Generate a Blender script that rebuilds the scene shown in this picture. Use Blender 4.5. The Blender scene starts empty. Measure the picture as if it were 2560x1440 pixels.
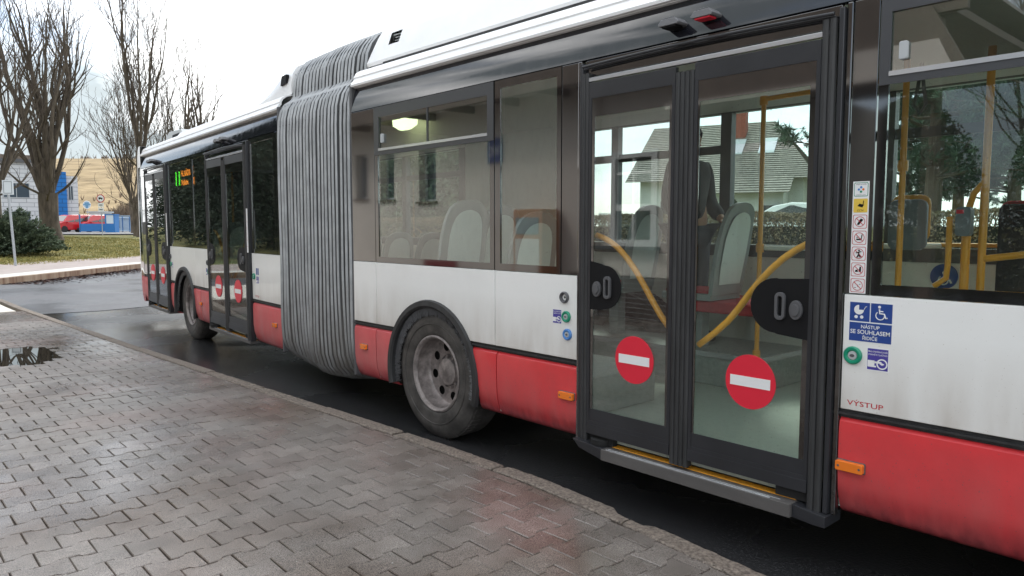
import bpy, bmesh, math, random
from mathutils import Matrix, Vector, noise
PI = math.pi
random.seed(7)
scene = bpy.context.scene

# ------------------------------------------------------------------ camera
CAM = Vector((0.0, -3.13, 1.55)); YAW = math.radians(137.89); PITCH = math.radians(4.758)
cam_d = bpy.data.cameras.new('camera'); cam = bpy.data.objects.new('camera', cam_d)
scene.collection.objects.link(cam)
cam.location = CAM; cam.rotation_euler = (PI/2-PITCH, 0, YAW-PI/2)
cam_d.sensor_width = 36; cam_d.lens = 26.016; cam_d.clip_start = 0.05; cam_d.clip_end = 3000
scene.camera = cam
scene.render.resolution_x = 1024; scene.render.resolution_y = 576
FW = Vector((math.cos(YAW), math.sin(YAW))); RT = Vector((math.sin(YAW), -math.cos(YAW)))
def far(r, f): return (CAM.x+FW.x*f+RT.x*r*f, CAM.y+FW.y*f+RT.y*r*f)   # bearing r (tan), forward distance f

# ------------------------------------------------------------------ sky and sun
SUN_EL, SUN_AZ = math.radians(46), math.radians(128)     # azimuth of the sun measured from +X towards +Y
w = bpy.data.worlds.new('World'); scene.world = w; w.use_nodes = True
nt = w.node_tree; N = nt.nodes; L = nt.links
for n in list(N): N.remove(n)
out = N.new('ShaderNodeOutputWorld'); bg = N.new('ShaderNodeBackground')
sky = N.new('ShaderNodeTexSky'); sky.sky_type = 'NISHITA'; sky.sun_disc = False
sky.sun_elevation = SUN_EL; sky.sun_rotation = math.radians(90)-SUN_AZ
sky.air_density = 1.0; sky.dust_density = 1.5
tc = N.new('ShaderNodeTexCoord'); mp = N.new('ShaderNodeMapping'); mp.inputs['Scale'].default_value = (1.0, 1.0, 2.6)
mp.inputs['Location'].default_value = (3.1, 1.7, 0.4)
nz = N.new('ShaderNodeTexNoise'); nz.inputs['Scale'].default_value = 2.2; nz.inputs['Detail'].default_value = 7; nz.inputs['Roughness'].default_value = .55
cr = N.new('ShaderNodeValToRGB'); cr.color_ramp.elements[0].position = .40; cr.color_ramp.elements[1].position = .56
nz2 = N.new('ShaderNodeTexNoise'); nz2.inputs['Scale'].default_value = 2.6; nz2.inputs['Detail'].default_value = 6
cc = N.new('ShaderNodeValToRGB'); cc.color_ramp.elements[0].position = .42; cc.color_ramp.elements[1].position = .60
cc.color_ramp.elements[0].color = (4.3, 4.85, 5.05, 1); cc.color_ramp.elements[1].color = (20, 20, 20, 1)
mx = N.new('ShaderNodeMixRGB')
L.new(tc.outputs['Generated'], mp.inputs['Vector']); L.new(mp.outputs[0], nz.inputs['Vector']); L.new(mp.outputs[0], nz2.inputs['Vector'])
L.new(nz.outputs['Fac'], cr.inputs[0]); L.new(nz2.outputs['Fac'], cc.inputs[0])
sm = N.new('ShaderNodeMixRGB'); sm.blend_type = 'MIX'; sm.inputs[0].default_value = .45; sm.inputs[2].default_value = (8.2, 9.6, 11.5, 1)
L.new(sky.outputs[0], sm.inputs[1]); L.new(sm.outputs[0], mx.inputs[1])
L.new(cr.outputs[0], mx.inputs[0]); L.new(cc.outputs[0], mx.inputs[2])
L.new(mx.outputs[0], bg.inputs['Color']); bg.inputs['Strength'].default_value = 0.10
L.new(bg.outputs[0], out.inputs['Surface'])
sun_d = bpy.data.lights.new('sun', 'SUN'); sun_d.energy = 1.3; sun_d.angle = math.radians(14); sun_d.color = (1, .96, .9)
sun = bpy.data.objects.new('sun', sun_d); scene.collection.objects.link(sun)
sd = Vector((math.cos(SUN_EL)*math.cos(SUN_AZ), math.cos(SUN_EL)*math.sin(SUN_AZ), math.sin(SUN_EL)))
sun.rotation_euler = sd.to_track_quat('Z', 'Y').to_euler(); sun.location = (0, -10, 30)
scene.view_settings.view_transform = 'Standard'; scene.view_settings.look = 'None'
scene.view_settings.exposure = 0.80; scene.view_settings.gamma = 1
scene.render.engine = 'CYCLES'
scene.cycles.max_bounces = 10; scene.cycles.transparent_max_bounces = 16

# ------------------------------------------------------------------ materials
def nodes(name):
    m = bpy.data.materials.new(name); m.use_nodes = True
    nt = m.node_tree; return m, nt, nt.nodes['Principled BSDF']
def setc(b, k, v):
    if k in b.inputs: b.inputs[k].default_value = v
def mat(name, col, rough=.5, metal=0., var=0., vscale=6., bump=0., bscale=60., coat=0., ior=1.5, col2=None, spec=.5, rvar=0., stretch=None, bdist=.004):
    m, nt, b = nodes(name); N = nt.nodes; L = nt.links
    setc(b, 'Base Color', (*col, 1)); setc(b, 'Roughness', rough); setc(b, 'Metallic', metal)
    setc(b, 'Coat Weight', coat); setc(b, 'IOR', ior); setc(b, 'Specular IOR Level', spec); setc(b, 'Coat Roughness', .05)
    tc = N.new('ShaderNodeTexCoord'); src = tc.outputs['Object']
    if stretch:
        mp = N.new('ShaderNodeMapping'); mp.inputs['Scale'].default_value = stretch; L.new(src, mp.inputs[0]); src = mp.outputs[0]
    if var or col2 or rvar:
        n = N.new('ShaderNodeTexNoise'); n.inputs['Scale'].default_value = vscale; n.inputs['Detail'].default_value = 8; n.inputs['Roughness'].default_value = .62
        L.new(src, n.inputs['Vector'])
        r = N.new('ShaderNodeValToRGB'); r.color_ramp.elements[0].position = .34; r.color_ramp.elements[1].position = .66
        c2 = col2 if col2 else tuple(min(1, c*(1+var)) for c in col); c1 = col if col2 else tuple(c*(1-var) for c in col)
        r.color_ramp.elements[0].color = (*c1, 1); r.color_ramp.elements[1].color = (*c2, 1)
        L.new(n.outputs['Fac'], r.inputs[0]); L.new(r.outputs[0], b.inputs['Base Color'])
        if rvar:
            mr = N.new('ShaderNodeMapRange'); mr.inputs['From Min'].default_value = .35; mr.inputs['From Max'].default_value = .65
            mr.inputs['To Min'].default_value = max(.02, rough-rvar); mr.inputs['To Max'].default_value = min(1, rough+rvar)
            L.new(n.outputs['Fac'], mr.inputs[0]); L.new(mr.outputs[0], b.inputs['Roughness'])
    if bump:
        n2 = N.new('ShaderNodeTexNoise'); n2.inputs['Scale'].default_value = bscale; n2.inputs['Detail'].default_value = 5
        L.new(src, n2.inputs['Vector'])
        bp = N.new('ShaderNodeBump'); bp.inputs['Strength'].default_value = bump; bp.inputs['Distance'].default_value = bdist
        L.new(n2.outputs['Fac'], bp.inputs['Height']); L.new(bp.outputs[0], b.inputs['Normal'])
    return m
def emit(name, col, s):
    m, nt, b = nodes(name); setc(b, 'Base Color', (*[c*.2 for c in col], 1)); setc(b, 'Emission Color', (*col, 1)); setc(b, 'Emission Strength', s); return m
def glass(name, tint, ior=1.5, film=.03, filmcol=(.5, .5, .5), wob=.0):
    m = bpy.data.materials.new(name); m.use_nodes = True; nt = m.node_tree; N = nt.nodes; L = nt.links
    for n in list(N): N.remove(n)
    o = N.new('ShaderNodeOutputMaterial'); t = N.new('ShaderNodeBsdfTransparent'); t.inputs[0].default_value = (*tint, 1)
    g = N.new('ShaderNodeBsdfGlossy'); g.inputs['Roughness'].default_value = .012; g.inputs[0].default_value = (1, 1, 1, 1)
    f = N.new('ShaderNodeFresnel'); f.inputs['IOR'].default_value = ior
    ge = N.new('ShaderNodeNewGeometry')
    d = N.new('ShaderNodeBsdfDiffuse'); d.inputs[0].default_value = (*filmcol, 1)
    m1 = N.new('ShaderNodeMixShader'); m2 = N.new('ShaderNodeMixShader')
    tc = N.new('ShaderNodeTexCoord'); n = N.new('ShaderNodeTexNoise'); n.inputs['Scale'].default_value = 35; n.inputs['Detail'].default_value = 8
    mp = N.new('ShaderNodeMapping'); mp.inputs['Scale'].default_value = (1, 1, .35); L.new(tc.outputs['Object'], mp.inputs[0]); L.new(mp.outputs[0], n.inputs['Vector'])
    r = N.new('ShaderNodeMapRange'); r.inputs['From Min'].default_value = .4; r.inputs['From Max'].default_value = .75; r.inputs['To Min'].default_value = film*.4; r.inputs['To Max'].default_value = film*2.2
    L.new(n.outputs['Fac'], r.inputs[0]); L.new(r.outputs[0], m1.inputs[0]); L.new(t.outputs[0], m1.inputs[1]); L.new(d.outputs[0], m1.inputs[2])
    n4 = N.new('ShaderNodeTexNoise'); n4.inputs['Scale'].default_value = 95; n4.inputs['Detail'].default_value = 1; L.new(tc.outputs['Object'], n4.inputs['Vector'])
    r4 = N.new('ShaderNodeMapRange'); r4.inputs['From Min'].default_value = .72; r4.inputs['From Max'].default_value = .78; r4.inputs['To Max'].default_value = .2; L.new(n4.outputs['Fac'], r4.inputs[0])
    a4 = N.new('ShaderNodeMath'); a4.operation = 'ADD'; L.new(r.outputs[0], a4.inputs[0]); L.new(r4.outputs[0], a4.inputs[1]); L.new(a4.outputs[0], m1.inputs[0])
    n3 = N.new('ShaderNodeTexNoise'); n3.inputs['Scale'].default_value = 1.3; L.new(tc.outputs['Object'], n3.inputs['Vector'])
    bp = N.new('ShaderNodeBump'); bp.inputs['Strength'].default_value = .1; bp.inputs['Distance'].default_value = .004+wob; L.new(n3.outputs['Fac'], bp.inputs['Height'])
    L.new(bp.outputs[0], g.inputs['Normal'])
    # same fresnel from either side of the thin pane
    fr = N.new('ShaderNodeLayerWeight'); fr.inputs['Blend'].default_value = .5
    f0 = ((ior-1)/(ior+1))**2
    pw = N.new('ShaderNodeMath'); pw.operation = 'POWER'; pw.inputs[1].default_value = 4.0
    ab = N.new('ShaderNodeMath'); ab.operation = 'MULTIPLY_ADD'; ab.inputs[1].default_value = 1-f0; ab.inputs[2].default_value = f0
    L.new(fr.outputs['Facing'], pw.inputs[0]); L.new(pw.outputs[0], ab.inputs[0])
    L.new(ab.outputs[0], m2.inputs[0]); L.new(m1.outputs[0], m2.inputs[1]); L.new(g.outputs[0], m2.inputs[2]); L.new(m2.outputs[0], o.inputs['Surface'])
    return m
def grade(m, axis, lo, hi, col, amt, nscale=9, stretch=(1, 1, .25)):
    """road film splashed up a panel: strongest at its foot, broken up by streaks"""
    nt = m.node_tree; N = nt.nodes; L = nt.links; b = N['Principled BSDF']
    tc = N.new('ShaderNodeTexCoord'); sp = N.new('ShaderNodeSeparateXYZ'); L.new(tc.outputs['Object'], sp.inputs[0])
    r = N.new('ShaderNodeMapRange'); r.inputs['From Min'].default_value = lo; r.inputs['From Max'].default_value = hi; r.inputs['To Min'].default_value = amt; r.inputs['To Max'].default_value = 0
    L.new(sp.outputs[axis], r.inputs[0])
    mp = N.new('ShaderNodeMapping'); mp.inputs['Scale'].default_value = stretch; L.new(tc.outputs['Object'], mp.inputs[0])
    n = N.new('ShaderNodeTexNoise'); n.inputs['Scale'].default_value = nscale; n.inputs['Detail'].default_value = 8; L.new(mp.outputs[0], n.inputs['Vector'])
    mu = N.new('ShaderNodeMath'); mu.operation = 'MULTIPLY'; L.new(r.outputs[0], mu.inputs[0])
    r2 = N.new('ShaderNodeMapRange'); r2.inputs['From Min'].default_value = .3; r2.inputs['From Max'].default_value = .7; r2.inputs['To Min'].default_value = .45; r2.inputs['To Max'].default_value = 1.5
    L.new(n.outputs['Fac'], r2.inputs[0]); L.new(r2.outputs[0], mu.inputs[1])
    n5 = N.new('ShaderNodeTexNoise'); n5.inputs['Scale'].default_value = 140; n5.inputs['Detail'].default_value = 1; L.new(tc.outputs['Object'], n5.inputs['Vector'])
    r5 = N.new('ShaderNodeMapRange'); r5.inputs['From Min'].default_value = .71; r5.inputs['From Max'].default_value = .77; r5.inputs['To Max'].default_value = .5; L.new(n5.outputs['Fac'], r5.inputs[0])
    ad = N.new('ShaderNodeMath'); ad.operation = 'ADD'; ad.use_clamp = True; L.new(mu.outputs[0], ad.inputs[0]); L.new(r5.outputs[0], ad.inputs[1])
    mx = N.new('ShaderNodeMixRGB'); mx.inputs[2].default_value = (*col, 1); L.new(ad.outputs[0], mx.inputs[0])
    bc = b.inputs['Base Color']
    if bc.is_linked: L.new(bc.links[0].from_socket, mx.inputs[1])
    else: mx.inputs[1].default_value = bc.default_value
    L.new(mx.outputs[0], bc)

M = {}
M['white'] = mat('white_paint', (.84, .84, .82), .32, var=.03, vscale=2, coat=.25, bump=.05, bscale=3)
grade(M['white'], 2, .77, 1.12, (.42, .36, .30), .42)
M['roofwhite'] = mat('roof_paint', (.9, .9, .9), .35, var=.04, vscale=3, coat=.2)
M['red'] = mat('red_paint', (.64, .038, .045), .33, var=.07, vscale=5, coat=.3, bump=.1, bscale=4)
grade(M['red'], 2, .28, .74, (.36, .20, .19), .30)
M['reddirty'] = mat('dusty_red_paint', (.60, .07, .08), .45, var=.08, vscale=5, coat=.1, bump=.1, bscale=4)
grade(M['reddirty'], 2, .25, .8, (.48, .26, .24), .55)
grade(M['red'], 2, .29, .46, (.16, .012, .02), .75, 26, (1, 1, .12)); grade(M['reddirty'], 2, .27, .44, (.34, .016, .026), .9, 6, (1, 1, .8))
M['pod'] = mat('pod_plastic', (.17, .17, .18), .4)
M['black'] = mat('gloss_black', (.012, .011, .011), .05, coat=1, ior=1.95, bump=.04, bscale=1.2)
M['cant'] = mat('gloss_band', (.014, .015, .02), .06, coat=0, ior=1.72, bump=.12, bscale=1.0, rvar=.05, vscale=14, stretch=(1, 1, .2))
M['frame'] = mat('door_frame_coating', (.026, .027, .031), .34, var=.15, vscale=4, bump=.06, bscale=30)
M['winframe'] = mat('vent_frame_coating', (.06, .062, .068), .3)
M['rubber'] = mat('rubber_seal', (.028, .028, .029), .55, var=.35, vscale=18, stretch=(1, 1, .15), bump=.1, bscale=20)
M['dark'] = mat('underbody_black', (.012, .012, .012), .8)
M['alu'] = mat('aluminium', (.55, .55, .56), .38, .8, var=.12, vscale=9, stretch=(.2, 1, 1))
M['sill'] = mat('step_edge_metal', (.115, .108, .104), .55, .2, var=.18, vscale=7, stretch=(.25, 1, 1))
M['yellow'] = mat('yellow_powder_coat', (.78, .34, .03), .33, var=.06, coat=.3)
M['amber'] = mat('amber_lens', (.85, .20, .015), .15, coat=.8)
M['greenb'] = mat('green_button', (.0, .25, .14), .35, coat=.2)
M['blueb'] = mat('blue_button', (.06, .22, .55), .35, coat=.2)
M['grey'] = mat('grey_plastic', (.09, .09, .095), .45)
M['lgrey'] = mat('light_grey_plastic', (.45, .47, .48), .5)
M['signred'] = mat('sign_red_film', (.70, .02, .045), .4, var=.03)
M['signwhite'] = mat('sign_white_film', (.80, .80, .80), .4)
M['signblue'] = mat('sign_blue_film', (.02, .06, .26), .4)
M['signviolet'] = mat('sign_violet_film', (.065, .05, .30), .4)
M['signyellow'] = mat('sign_yellow_film', (.75, .52, .08), .4)
M['ink'] = mat('dark_ink', (.008, .008, .009), .6, spec=.2)
M['redink'] = mat('red_ink', (.50, .03, .04), .5)
M['ventglass'] = glass('vent_glass', (.62, .64, .62), 2.3, .012, (.45, .47, .44))
M['glass'] = glass('window_glass', (.935, .985, .958), 1.5, .008, (.45, .47, .44))
M['coated'] = glass('coated_window_glass', (.93, .96, .945), 1.95, .012, (.45, .47, .44))
M['glassfar'] = glass('far_window_glass', (.93, .99, .96), 1.4, .006, (.5, .52, .5))
M['tinted'] = glass('tinted_glass', (.62, .66, .64), 1.75, .02, (.3, .3, .3))
M['tyre'] = mat('tyre_rubber', (.060, .055, .051), .62, var=.5, vscale=9, bump=.25, bscale=16)
M['rim'] = mat('dirty_rim', (.24, .21, .20), .45, .15, var=.45, vscale=14, bump=.2, bscale=40)
M['rib'] = mat('rib_aluminium', (.36, .37, .38), .36, .3, var=.2, vscale=5)
M['fold'] = mat('bellows_fabric', (.055, .057, .06), .7, var=.25, vscale=4, stretch=(1, 1, .3))
grade(M['fold'], 2, .1, 1.2, (.13, .115, .10), .7); grade(M['rib'], 2, .1, 1.1, (.16, .145, .13), .85)
M['floor'] = mat('bus_floor', (.38, .43, .38), .45, var=.12, vscale=30, rvar=.1)
M['podium'] = mat('podium_floor', (.26, .30, .28), .5, var=.12, vscale=30)
M['lining'] = mat('inner_lining', (.72, .72, .66), .5, var=.03)
M['ceiling'] = mat('ceiling_lining', (.78, .80, .76), .5)
M['seatshell'] = mat('seat_shell', (.30, .33, .32), .4)
M['seatback'] = mat('seat_back_panel', (.72, .80, .75), .35)
M['seatred'] = mat('seat_fabric_red', (.42, .015, .025), .8, var=.2, vscale=30)
M['seatdark'] = mat('seat_fabric_dark', (.04, .03, .035), .85)
M['seatgrey'] = mat('backrest_grey', (.17, .19, .21), .5)
M['silver'] = mat('silver_band', (.55, .56, .58), .2, .5)

# ------------------------------------------------------------------ mesh helpers
COL = scene.collection
WORLD = {}
def link(o, parent=None, T=None):
    COL.objects.link(o); T = T or Matrix.Identity(4)
    if parent is not None:
        o.parent = parent; o.matrix_parent_inverse = WORLD[parent.name].inverted()
    o.matrix_basis = T if parent is None else T
    WORLD[o.name] = T.copy()
    return o
class MB:
    def __init__(s): s.v = []; s.f = []; s.m = []; s.sm = []
    def add(s, vs, fs, m=0, smooth=False):
        b = len(s.v); s.v += [tuple(v) for v in vs]
        for f in fs: s.f.append(tuple(i+b for i in f)); s.m.append(m); s.sm.append(smooth)
    def box(s, x0, x1, y0, y1, z0, z1, m=0):
        if x0 > x1: x0, x1 = x1, x0
        if y0 > y1: y0, y1 = y1, y0
        if z0 > z1: z0, z1 = z1, z0
        vs = [(x, y, z) for z in (z0, z1) for y in (y0, y1) for x in (x0, x1)]
        s.add(vs, [(0, 2, 3, 1), (4, 5, 7, 6), (0, 1, 5, 4), (2, 6, 7, 3), (0, 4, 6, 2), (1, 3, 7, 5)], m); return s
    def prism(s, poly, y0, y1, m=0, side=None):
        """poly in x,z (counter-clockwise seen from -Y) pushed from y0 (front) to y1"""
        n = len(poly); vs = [(p[0], y0, p[1]) for p in poly]+[(p[0], y1, p[1]) for p in poly]
        ar = sum(poly[i][0]*poly[(i+1) % n][1]-poly[(i+1) % n][0]*poly[i][1] for i in range(n))
        idx = list(range(n))
        if ar < 0: idx = idx[::-1]
        s.add(vs, [tuple(idx), tuple(i+n for i in reversed(idx))], m)
        s.add(vs, [(idx[(k+1) % n], idx[k], idx[k]+n, idx[(k+1) % n]+n) for k in range(n)], m if side is None else side); return s
    def ring(s, x0, x1, z0, z1, a, y0, y1, m=0, b=None, c=None, d=None):
        """rectangular frame: borders left a, right b, bottom c, top d"""
        b = a if b is None else b; c = a if c is None else c; d = a if d is None else d
        s.box(x0, x0+a, y0, y1, z0, z1, m); s.box(x1-b, x1, y0, y1, z0, z1, m)
        s.box(x0+a, x1-b, y0, y1, z0, z0+c, m); s.box(x0+a, x1-b, y0, y1, z1-d, z1, m); return s
    def tube(s, pts, r, n=8, m=0, cap=True):
        pts = [Vector(p) for p in pts]; k = len(pts); rr = r if isinstance(r, (list, tuple)) else [r]*k
        vs = []; up = None
        for i, p in enumerate(pts):
            d = (pts[min(i+1, k-1)]-pts[max(i-1, 0)]).normalized()
            if up is None:
                up = Vector((0, 0, 1)) if abs(d.z) < .9 else Vector((1, 0, 0))
            a = (up-d*up.dot(d)).normalized(); up = a; bb = d.cross(a)
            for j in range(n):
                t = 2*PI*j/n; vs.append(p+(a*math.cos(t)+bb*math.sin(t))*rr[i])
        fs = [(i*n+j, i*n+(j+1) % n, (i+1)*n+(j+1) % n, (i+1)*n+j) for i in range(k-1) for j in range(n)]
        s.add(vs, fs, m, True)
        if cap: s.add(vs, [tuple(range(n-1, -1, -1)), tuple((k-1)*n+j for j in range(n))], m)
        return s
    def lathe(s, prof, cx, cz, n=48, m=0, y0=0, smooth=True, mats=None, ax='y'):
        """prof: (radius, y) turned about the y axis through cx,cz"""
        k = len(prof); vs = []
        for r, y in prof:
            for j in range(n):
                t = 2*PI*j/n
                vs.append((cx+r*math.cos(t), y0+y, cz+r*math.sin(t)) if ax == 'y' else (cx+r*math.cos(t), cz+r*math.sin(t), y0+y))
        for i in range(k-1):
            s.add([], [], m)
        base = len(s.v); s.v += [tuple(v) for v in vs]
        for i in range(k-1):
            for j in range(n):
                s.f.append((base+i*n+j, base+i*n+(j+1) % n, base+(i+1)*n+(j+1) % n, base+(i+1)*n+j)); s.m.append(mats[i] if mats else m); s.sm.append(smooth)
        return s
    def disc(s, cx, cz, r, y0, y1, n=40, m=0, rz=None):
        rz = rz or r
        return s.prism([(cx+r*math.cos(2*PI*j/n), cz+rz*math.sin(2*PI*j/n)) for j in range(n)], y0, y1, m)
    def text(s, t, x, z, size, y, m=0, width=None, rot=0, align='CENTER', sx=1.0, bold=0.0):
        c = bpy.data.curves.new('t', 'FONT'); c.body = t; c.size = 1; c.align_x = align; c.resolution_u = 3; c.offset = bold
        o = bpy.data.objects.new('t', c); COL.objects.link(o); dg = bpy.context.evaluated_depsgraph_get(); me = bpy.data.meshes.new_from_object(o.evaluated_get(dg))
        xs = [v.co.x for v in me.vertices] or [0, 1]; k = size
        kx = width/max(1e-6, max(xs)-min(xs)) if width else size*sx
        ca, sa = math.cos(rot), math.sin(rot)
        vs = [(x+v.co.x*kx*ca-v.co.y*k*sa, y, z+v.co.x*kx*sa+v.co.y*k*ca) for v in me.vertices]
        s.add(vs, [tuple(p.vertices) for p in me.polygons], m)
        bpy.data.objects.remove(o); bpy.data.curves.remove(c); bpy.data.meshes.remove(me); return s
    def build(s, name, mats, parent=None, T=None, bevel=0, seg=2, label=None, flip=False):
        me = bpy.data.meshes.new(name); me.from_pydata(s.v, [], s.f)
        mats = mats if isinstance(mats, (list, tuple)) else [mats]
        for m in mats: me.materials.append(m)
        me.polygons.foreach_set('material_index', s.m); me.polygons.foreach_set('use_smooth', s.sm)
        if bevel or any(s.sm):
            bm = bmesh.new(); bm.from_mesh(me); bmesh.ops.remove_doubles(bm, verts=bm.verts, dist=1e-5)
            bmesh.ops.recalc_face_normals(bm, faces=bm.faces); bm.to_mesh(me); bm.free()
        if any(s.sm): me.set_sharp_from_angle(angle=math.radians(30))
        me.update()
        o = bpy.data.objects.new(name, me); link(o, parent, T)
        if bevel:
            md = o.modifiers.new('bevel', 'BEVEL'); md.width = bevel; md.segments = seg; md.limit_method = 'ANGLE'; md.angle_limit = math.radians(35)
        if label: o['label'] = label
        return o
def thing(name, label, cat, loc=(0, 0, 0), rotz=0, group=None):
    o = bpy.data.objects.new(name, None); T = Matrix.Translation(loc) @ Matrix.Rotation(rotz, 4, 'Z')
    o.empty_display_size = .3; link(o, None, T); tag(o, label, cat, group); return o
def tag(o, label, cat, group=None):
    o['label'] = label; o['category'] = cat
    if group: o['group'] = group
    return o
def struct(o, kind='structure'): o['kind'] = kind; return o
def arc(cx, cz, r, a0, a1, n=16): return [(cx+r*math.cos(a0+(a1-a0)*i/n), cz+r*math.sin(a0+(a1-a0)*i/n)) for i in range(n+1)]
def rrect(x0, x1, z0, z1, r, n=5):
    p = []
    for cx, cz, a in ((x1-r, z0+r, -PI/2), (x1-r, z1-r, 0), (x0+r, z1-r, PI/2), (x0+r, z0+r, PI)): p += arc(cx, cz, r, a, a+PI/2, n)
    return p
def dup(o, parent=None, loc=None, label=None, group=None, rotz=None):
    c = o.copy(); COL.objects.link(c)
    if parent is not None: inv = o.matrix_parent_inverse.copy(); bas = o.matrix_basis.copy(); c.parent = parent; c.matrix_parent_inverse = inv; c.matrix_basis = bas
    if loc is not None: c.matrix_basis = Matrix.Translation(loc) @ Matrix.Rotation(rotz or 0, 4, 'Z')
    if label: c['label'] = label
    if group: c['group'] = group
    for ch in list(o.children): dup(ch, c)
    return c
def smooth(a, b, x):
    t = max(0., min(1., (x-a)/(b-a))); return t*t*(3-2*t)

# ================================================================== GROUND
LN = Vector((6.66-.81, 35.8-30.3)).normalized()      # helper for the far pavement's back edge
def sLeft(x, y):
    ex, ey = -35.8+30.3, 6.66-.81; l = math.hypot(ex, ey); nx, ny = -ey/l, ex/l
    # normal pointing away from the road (towards -X)
    s = (x+30.3)*nx+(y-.81)*ny
    if nx > 0: s = -s
    return min(s, -30.3-x) if y < .81 else s
def gz(x, y):
    sl = sLeft(x, y); sb = y-6.6; sf = -14-y
    z = -.06
    z = max(z, -.06+.19*smooth(-.3, .1, sl)+.68*smooth(0, 16, sl))
    f = (x-CAM.x)*FW.x+(y-CAM.y)*FW.y; r = (x-CAM.x)*RT.x+(y-CAM.y)*RT.y
    mk = 1-smooth(-.25, -.1, r/f) if f > 1 else 0
    zb = -.06+.16*smooth(0, .3, sb)+.62*smooth(2.5, 7, sb)
    z = max(z, zb) if sb > 0 and x > -28 else z
    if sf > 0 : z = max(z, -.06+.16*smooth(0, .3, sf))
    if f > 100 and -1.1 < r/f < -.28: z += (24*smooth(112, 265, f)+10*smooth(265, 600, f))*(1-smooth(-.45, -.30, r/f))*smooth(-1.05, -.85, r/f)
    return z
mb = MB(); na = 300; rad = [0.0]
rr = 2.0
while rr < 1200: rad.append(rr); rr *= 1.035 if rr > 12 else 1.06
cx0, cy0 = CAM.x, CAM.y
vs = [(cx0, cy0, -.06)]
for r_ in rad[1:]:
    for j in range(na):
        t = 2*PI*j/na; x = cx0+r_*math.cos(t); y = cy0+r_*math.sin(t)
        z = gz(x, y)+(.05*noise.noise((x*.3, y*.3, 0)) if sLeft(x, y) > 1 and r_ < 120 else 0); vs.append((x, y, z))
fs = [(0, 1+j, 1+(j+1) % na) for j in range(na)]
for i in range(len(rad)-2):
    for j in range(na): a = 1+i*na; fs.append((a+j, a+na+j, a+na+(j+1) % na, a+(j+1) % na))
mb.add(vs, fs, 0, True)
grassm = mat('winter_grass', (.07, .095, .022), .9, col2=(.26, .22, .075), vscale=.8, bump=.9, bscale=9, bdist=.08)
hillm = mat('dry_hillside', (.19, .135, .065), .95, col2=(.38, .28, .15), vscale=.16, bump=.5, bscale=.5, stretch=(1, 1, 5), bdist=.6)
o = mb.build('ground', [grassm, hillm]); struct(o)
me = o.data
for p in me.polygons:
    c = p.center; f = (c.x-CAM.x)*FW.x+(c.y-CAM.y)*FW.y
    r = (c.x-CAM.x)*RT.x+(c.y-CAM.y)*RT.y
    if f > 100 and -1.1 < r/f < -.28: p.material_index = 1

def poly_sheet(name, pts, z, m, th=.05, sub=None):
    mb = MB(); n = len(pts)
    ar = sum(pts[i][0]*pts[(i+1) % n][1]-pts[(i+1) % n][0]*pts[i][1] for i in range(n))
    if ar < 0: pts = pts[::-1]
    mb.add([(x, y, z) for x, y in pts]+[(x, y, z-th) for x, y in pts], [tuple(range(n))]+[((i+1) % n, i, i+n, (i+1) % n+n) for i in range(n)])
    return struct(mb.build(name, m))
# wet asphalt
def wetm(name, c1, c2, r0, r1, vs_, bs, bstr, bd, wet_lo=.42, wet_hi=.6, agg=0):
    m, nt, b = nodes(name); N = nt.nodes; L = nt.links; tc = N.new('ShaderNodeTexCoord')
    n = N.new('ShaderNodeTexNoise'); n.inputs['Scale'].default_value = vs_; n.inputs['Detail'].default_value = 6; L.new(tc.outputs['Object'], n.inputs['Vector'])
    r = N.new('ShaderNodeMapRange'); r.inputs['From Min'].default_value = wet_lo; r.inputs['From Max'].default_value = wet_hi; r.inputs['To Min'].default_value = r0; r.inputs['To Max'].default_value = r1
    L.new(n.outputs['Fac'], r.inputs[0]); L.new(r.outputs[0], b.inputs['Roughness'])
    n2 = N.new('ShaderNodeTexNoise'); n2.inputs['Scale'].default_value = bs; n2.inputs['Detail'].default_value = 4; L.new(tc.outputs['Object'], n2.inputs['Vector'])
    cr = N.new('ShaderNodeValToRGB'); cr.color_ramp.elements[0].position = .3; cr.color_ramp.elements[1].position = .72
    cr.color_ramp.elements[0].color = (*c1, 1); cr.color_ramp.elements[1].color = (*c2, 1); L.new(n2.outputs['Fac'], cr.inputs[0]); L.new(cr.outputs[0], b.inputs['Base Color'])
    bp = N.new('ShaderNodeBump'); bp.inputs['Distance'].default_value = bd
    r3 = N.new('ShaderNodeMapRange'); r3.inputs['From Min'].default_value = wet_lo; r3.inputs['From Max'].default_value = wet_hi; r3.inputs['To Min'].default_value = bstr*.12; r3.inputs['To Max'].default_value = bstr
    L.new(n.outputs['Fac'], r3.inputs[0]); L.new(r3.outputs[0], bp.inputs['Strength']); L.new(n2.outputs['Fac'], bp.inputs['Height']); L.new(bp.outputs[0], b.inputs['Normal'])
    return m, n, b
asph, _, _ = wetm('wet_asphalt', (.014, .014, .015), (.048, .048, .050), .14, .34, .35, 70, .5, .006)  # bay base darkened further to carry the black shade under the bus
poly_sheet('road', [(40, 6.5), (-24.6, 6.5), (-32.5, 9.9), (-29.8, 5.0), (-24.2, 0.0), (-23.0, -3.2), (-22.5, -13.5), (-18.4, -13.5), (-18.4, -1), (-17.8, -.95), (-9, -.65), (-3, -.36), (0, -.6), (40, -4)], 0.0, asph)
oldm, _, _ = wetm('old_wet_asphalt_sky_sheen', (.065, .065, .07), (.14, .14, .15), .28, .60, .5, 55, .6, .006)  # other asphalt past the seam; base also lightened in place of sky sheen
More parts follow.
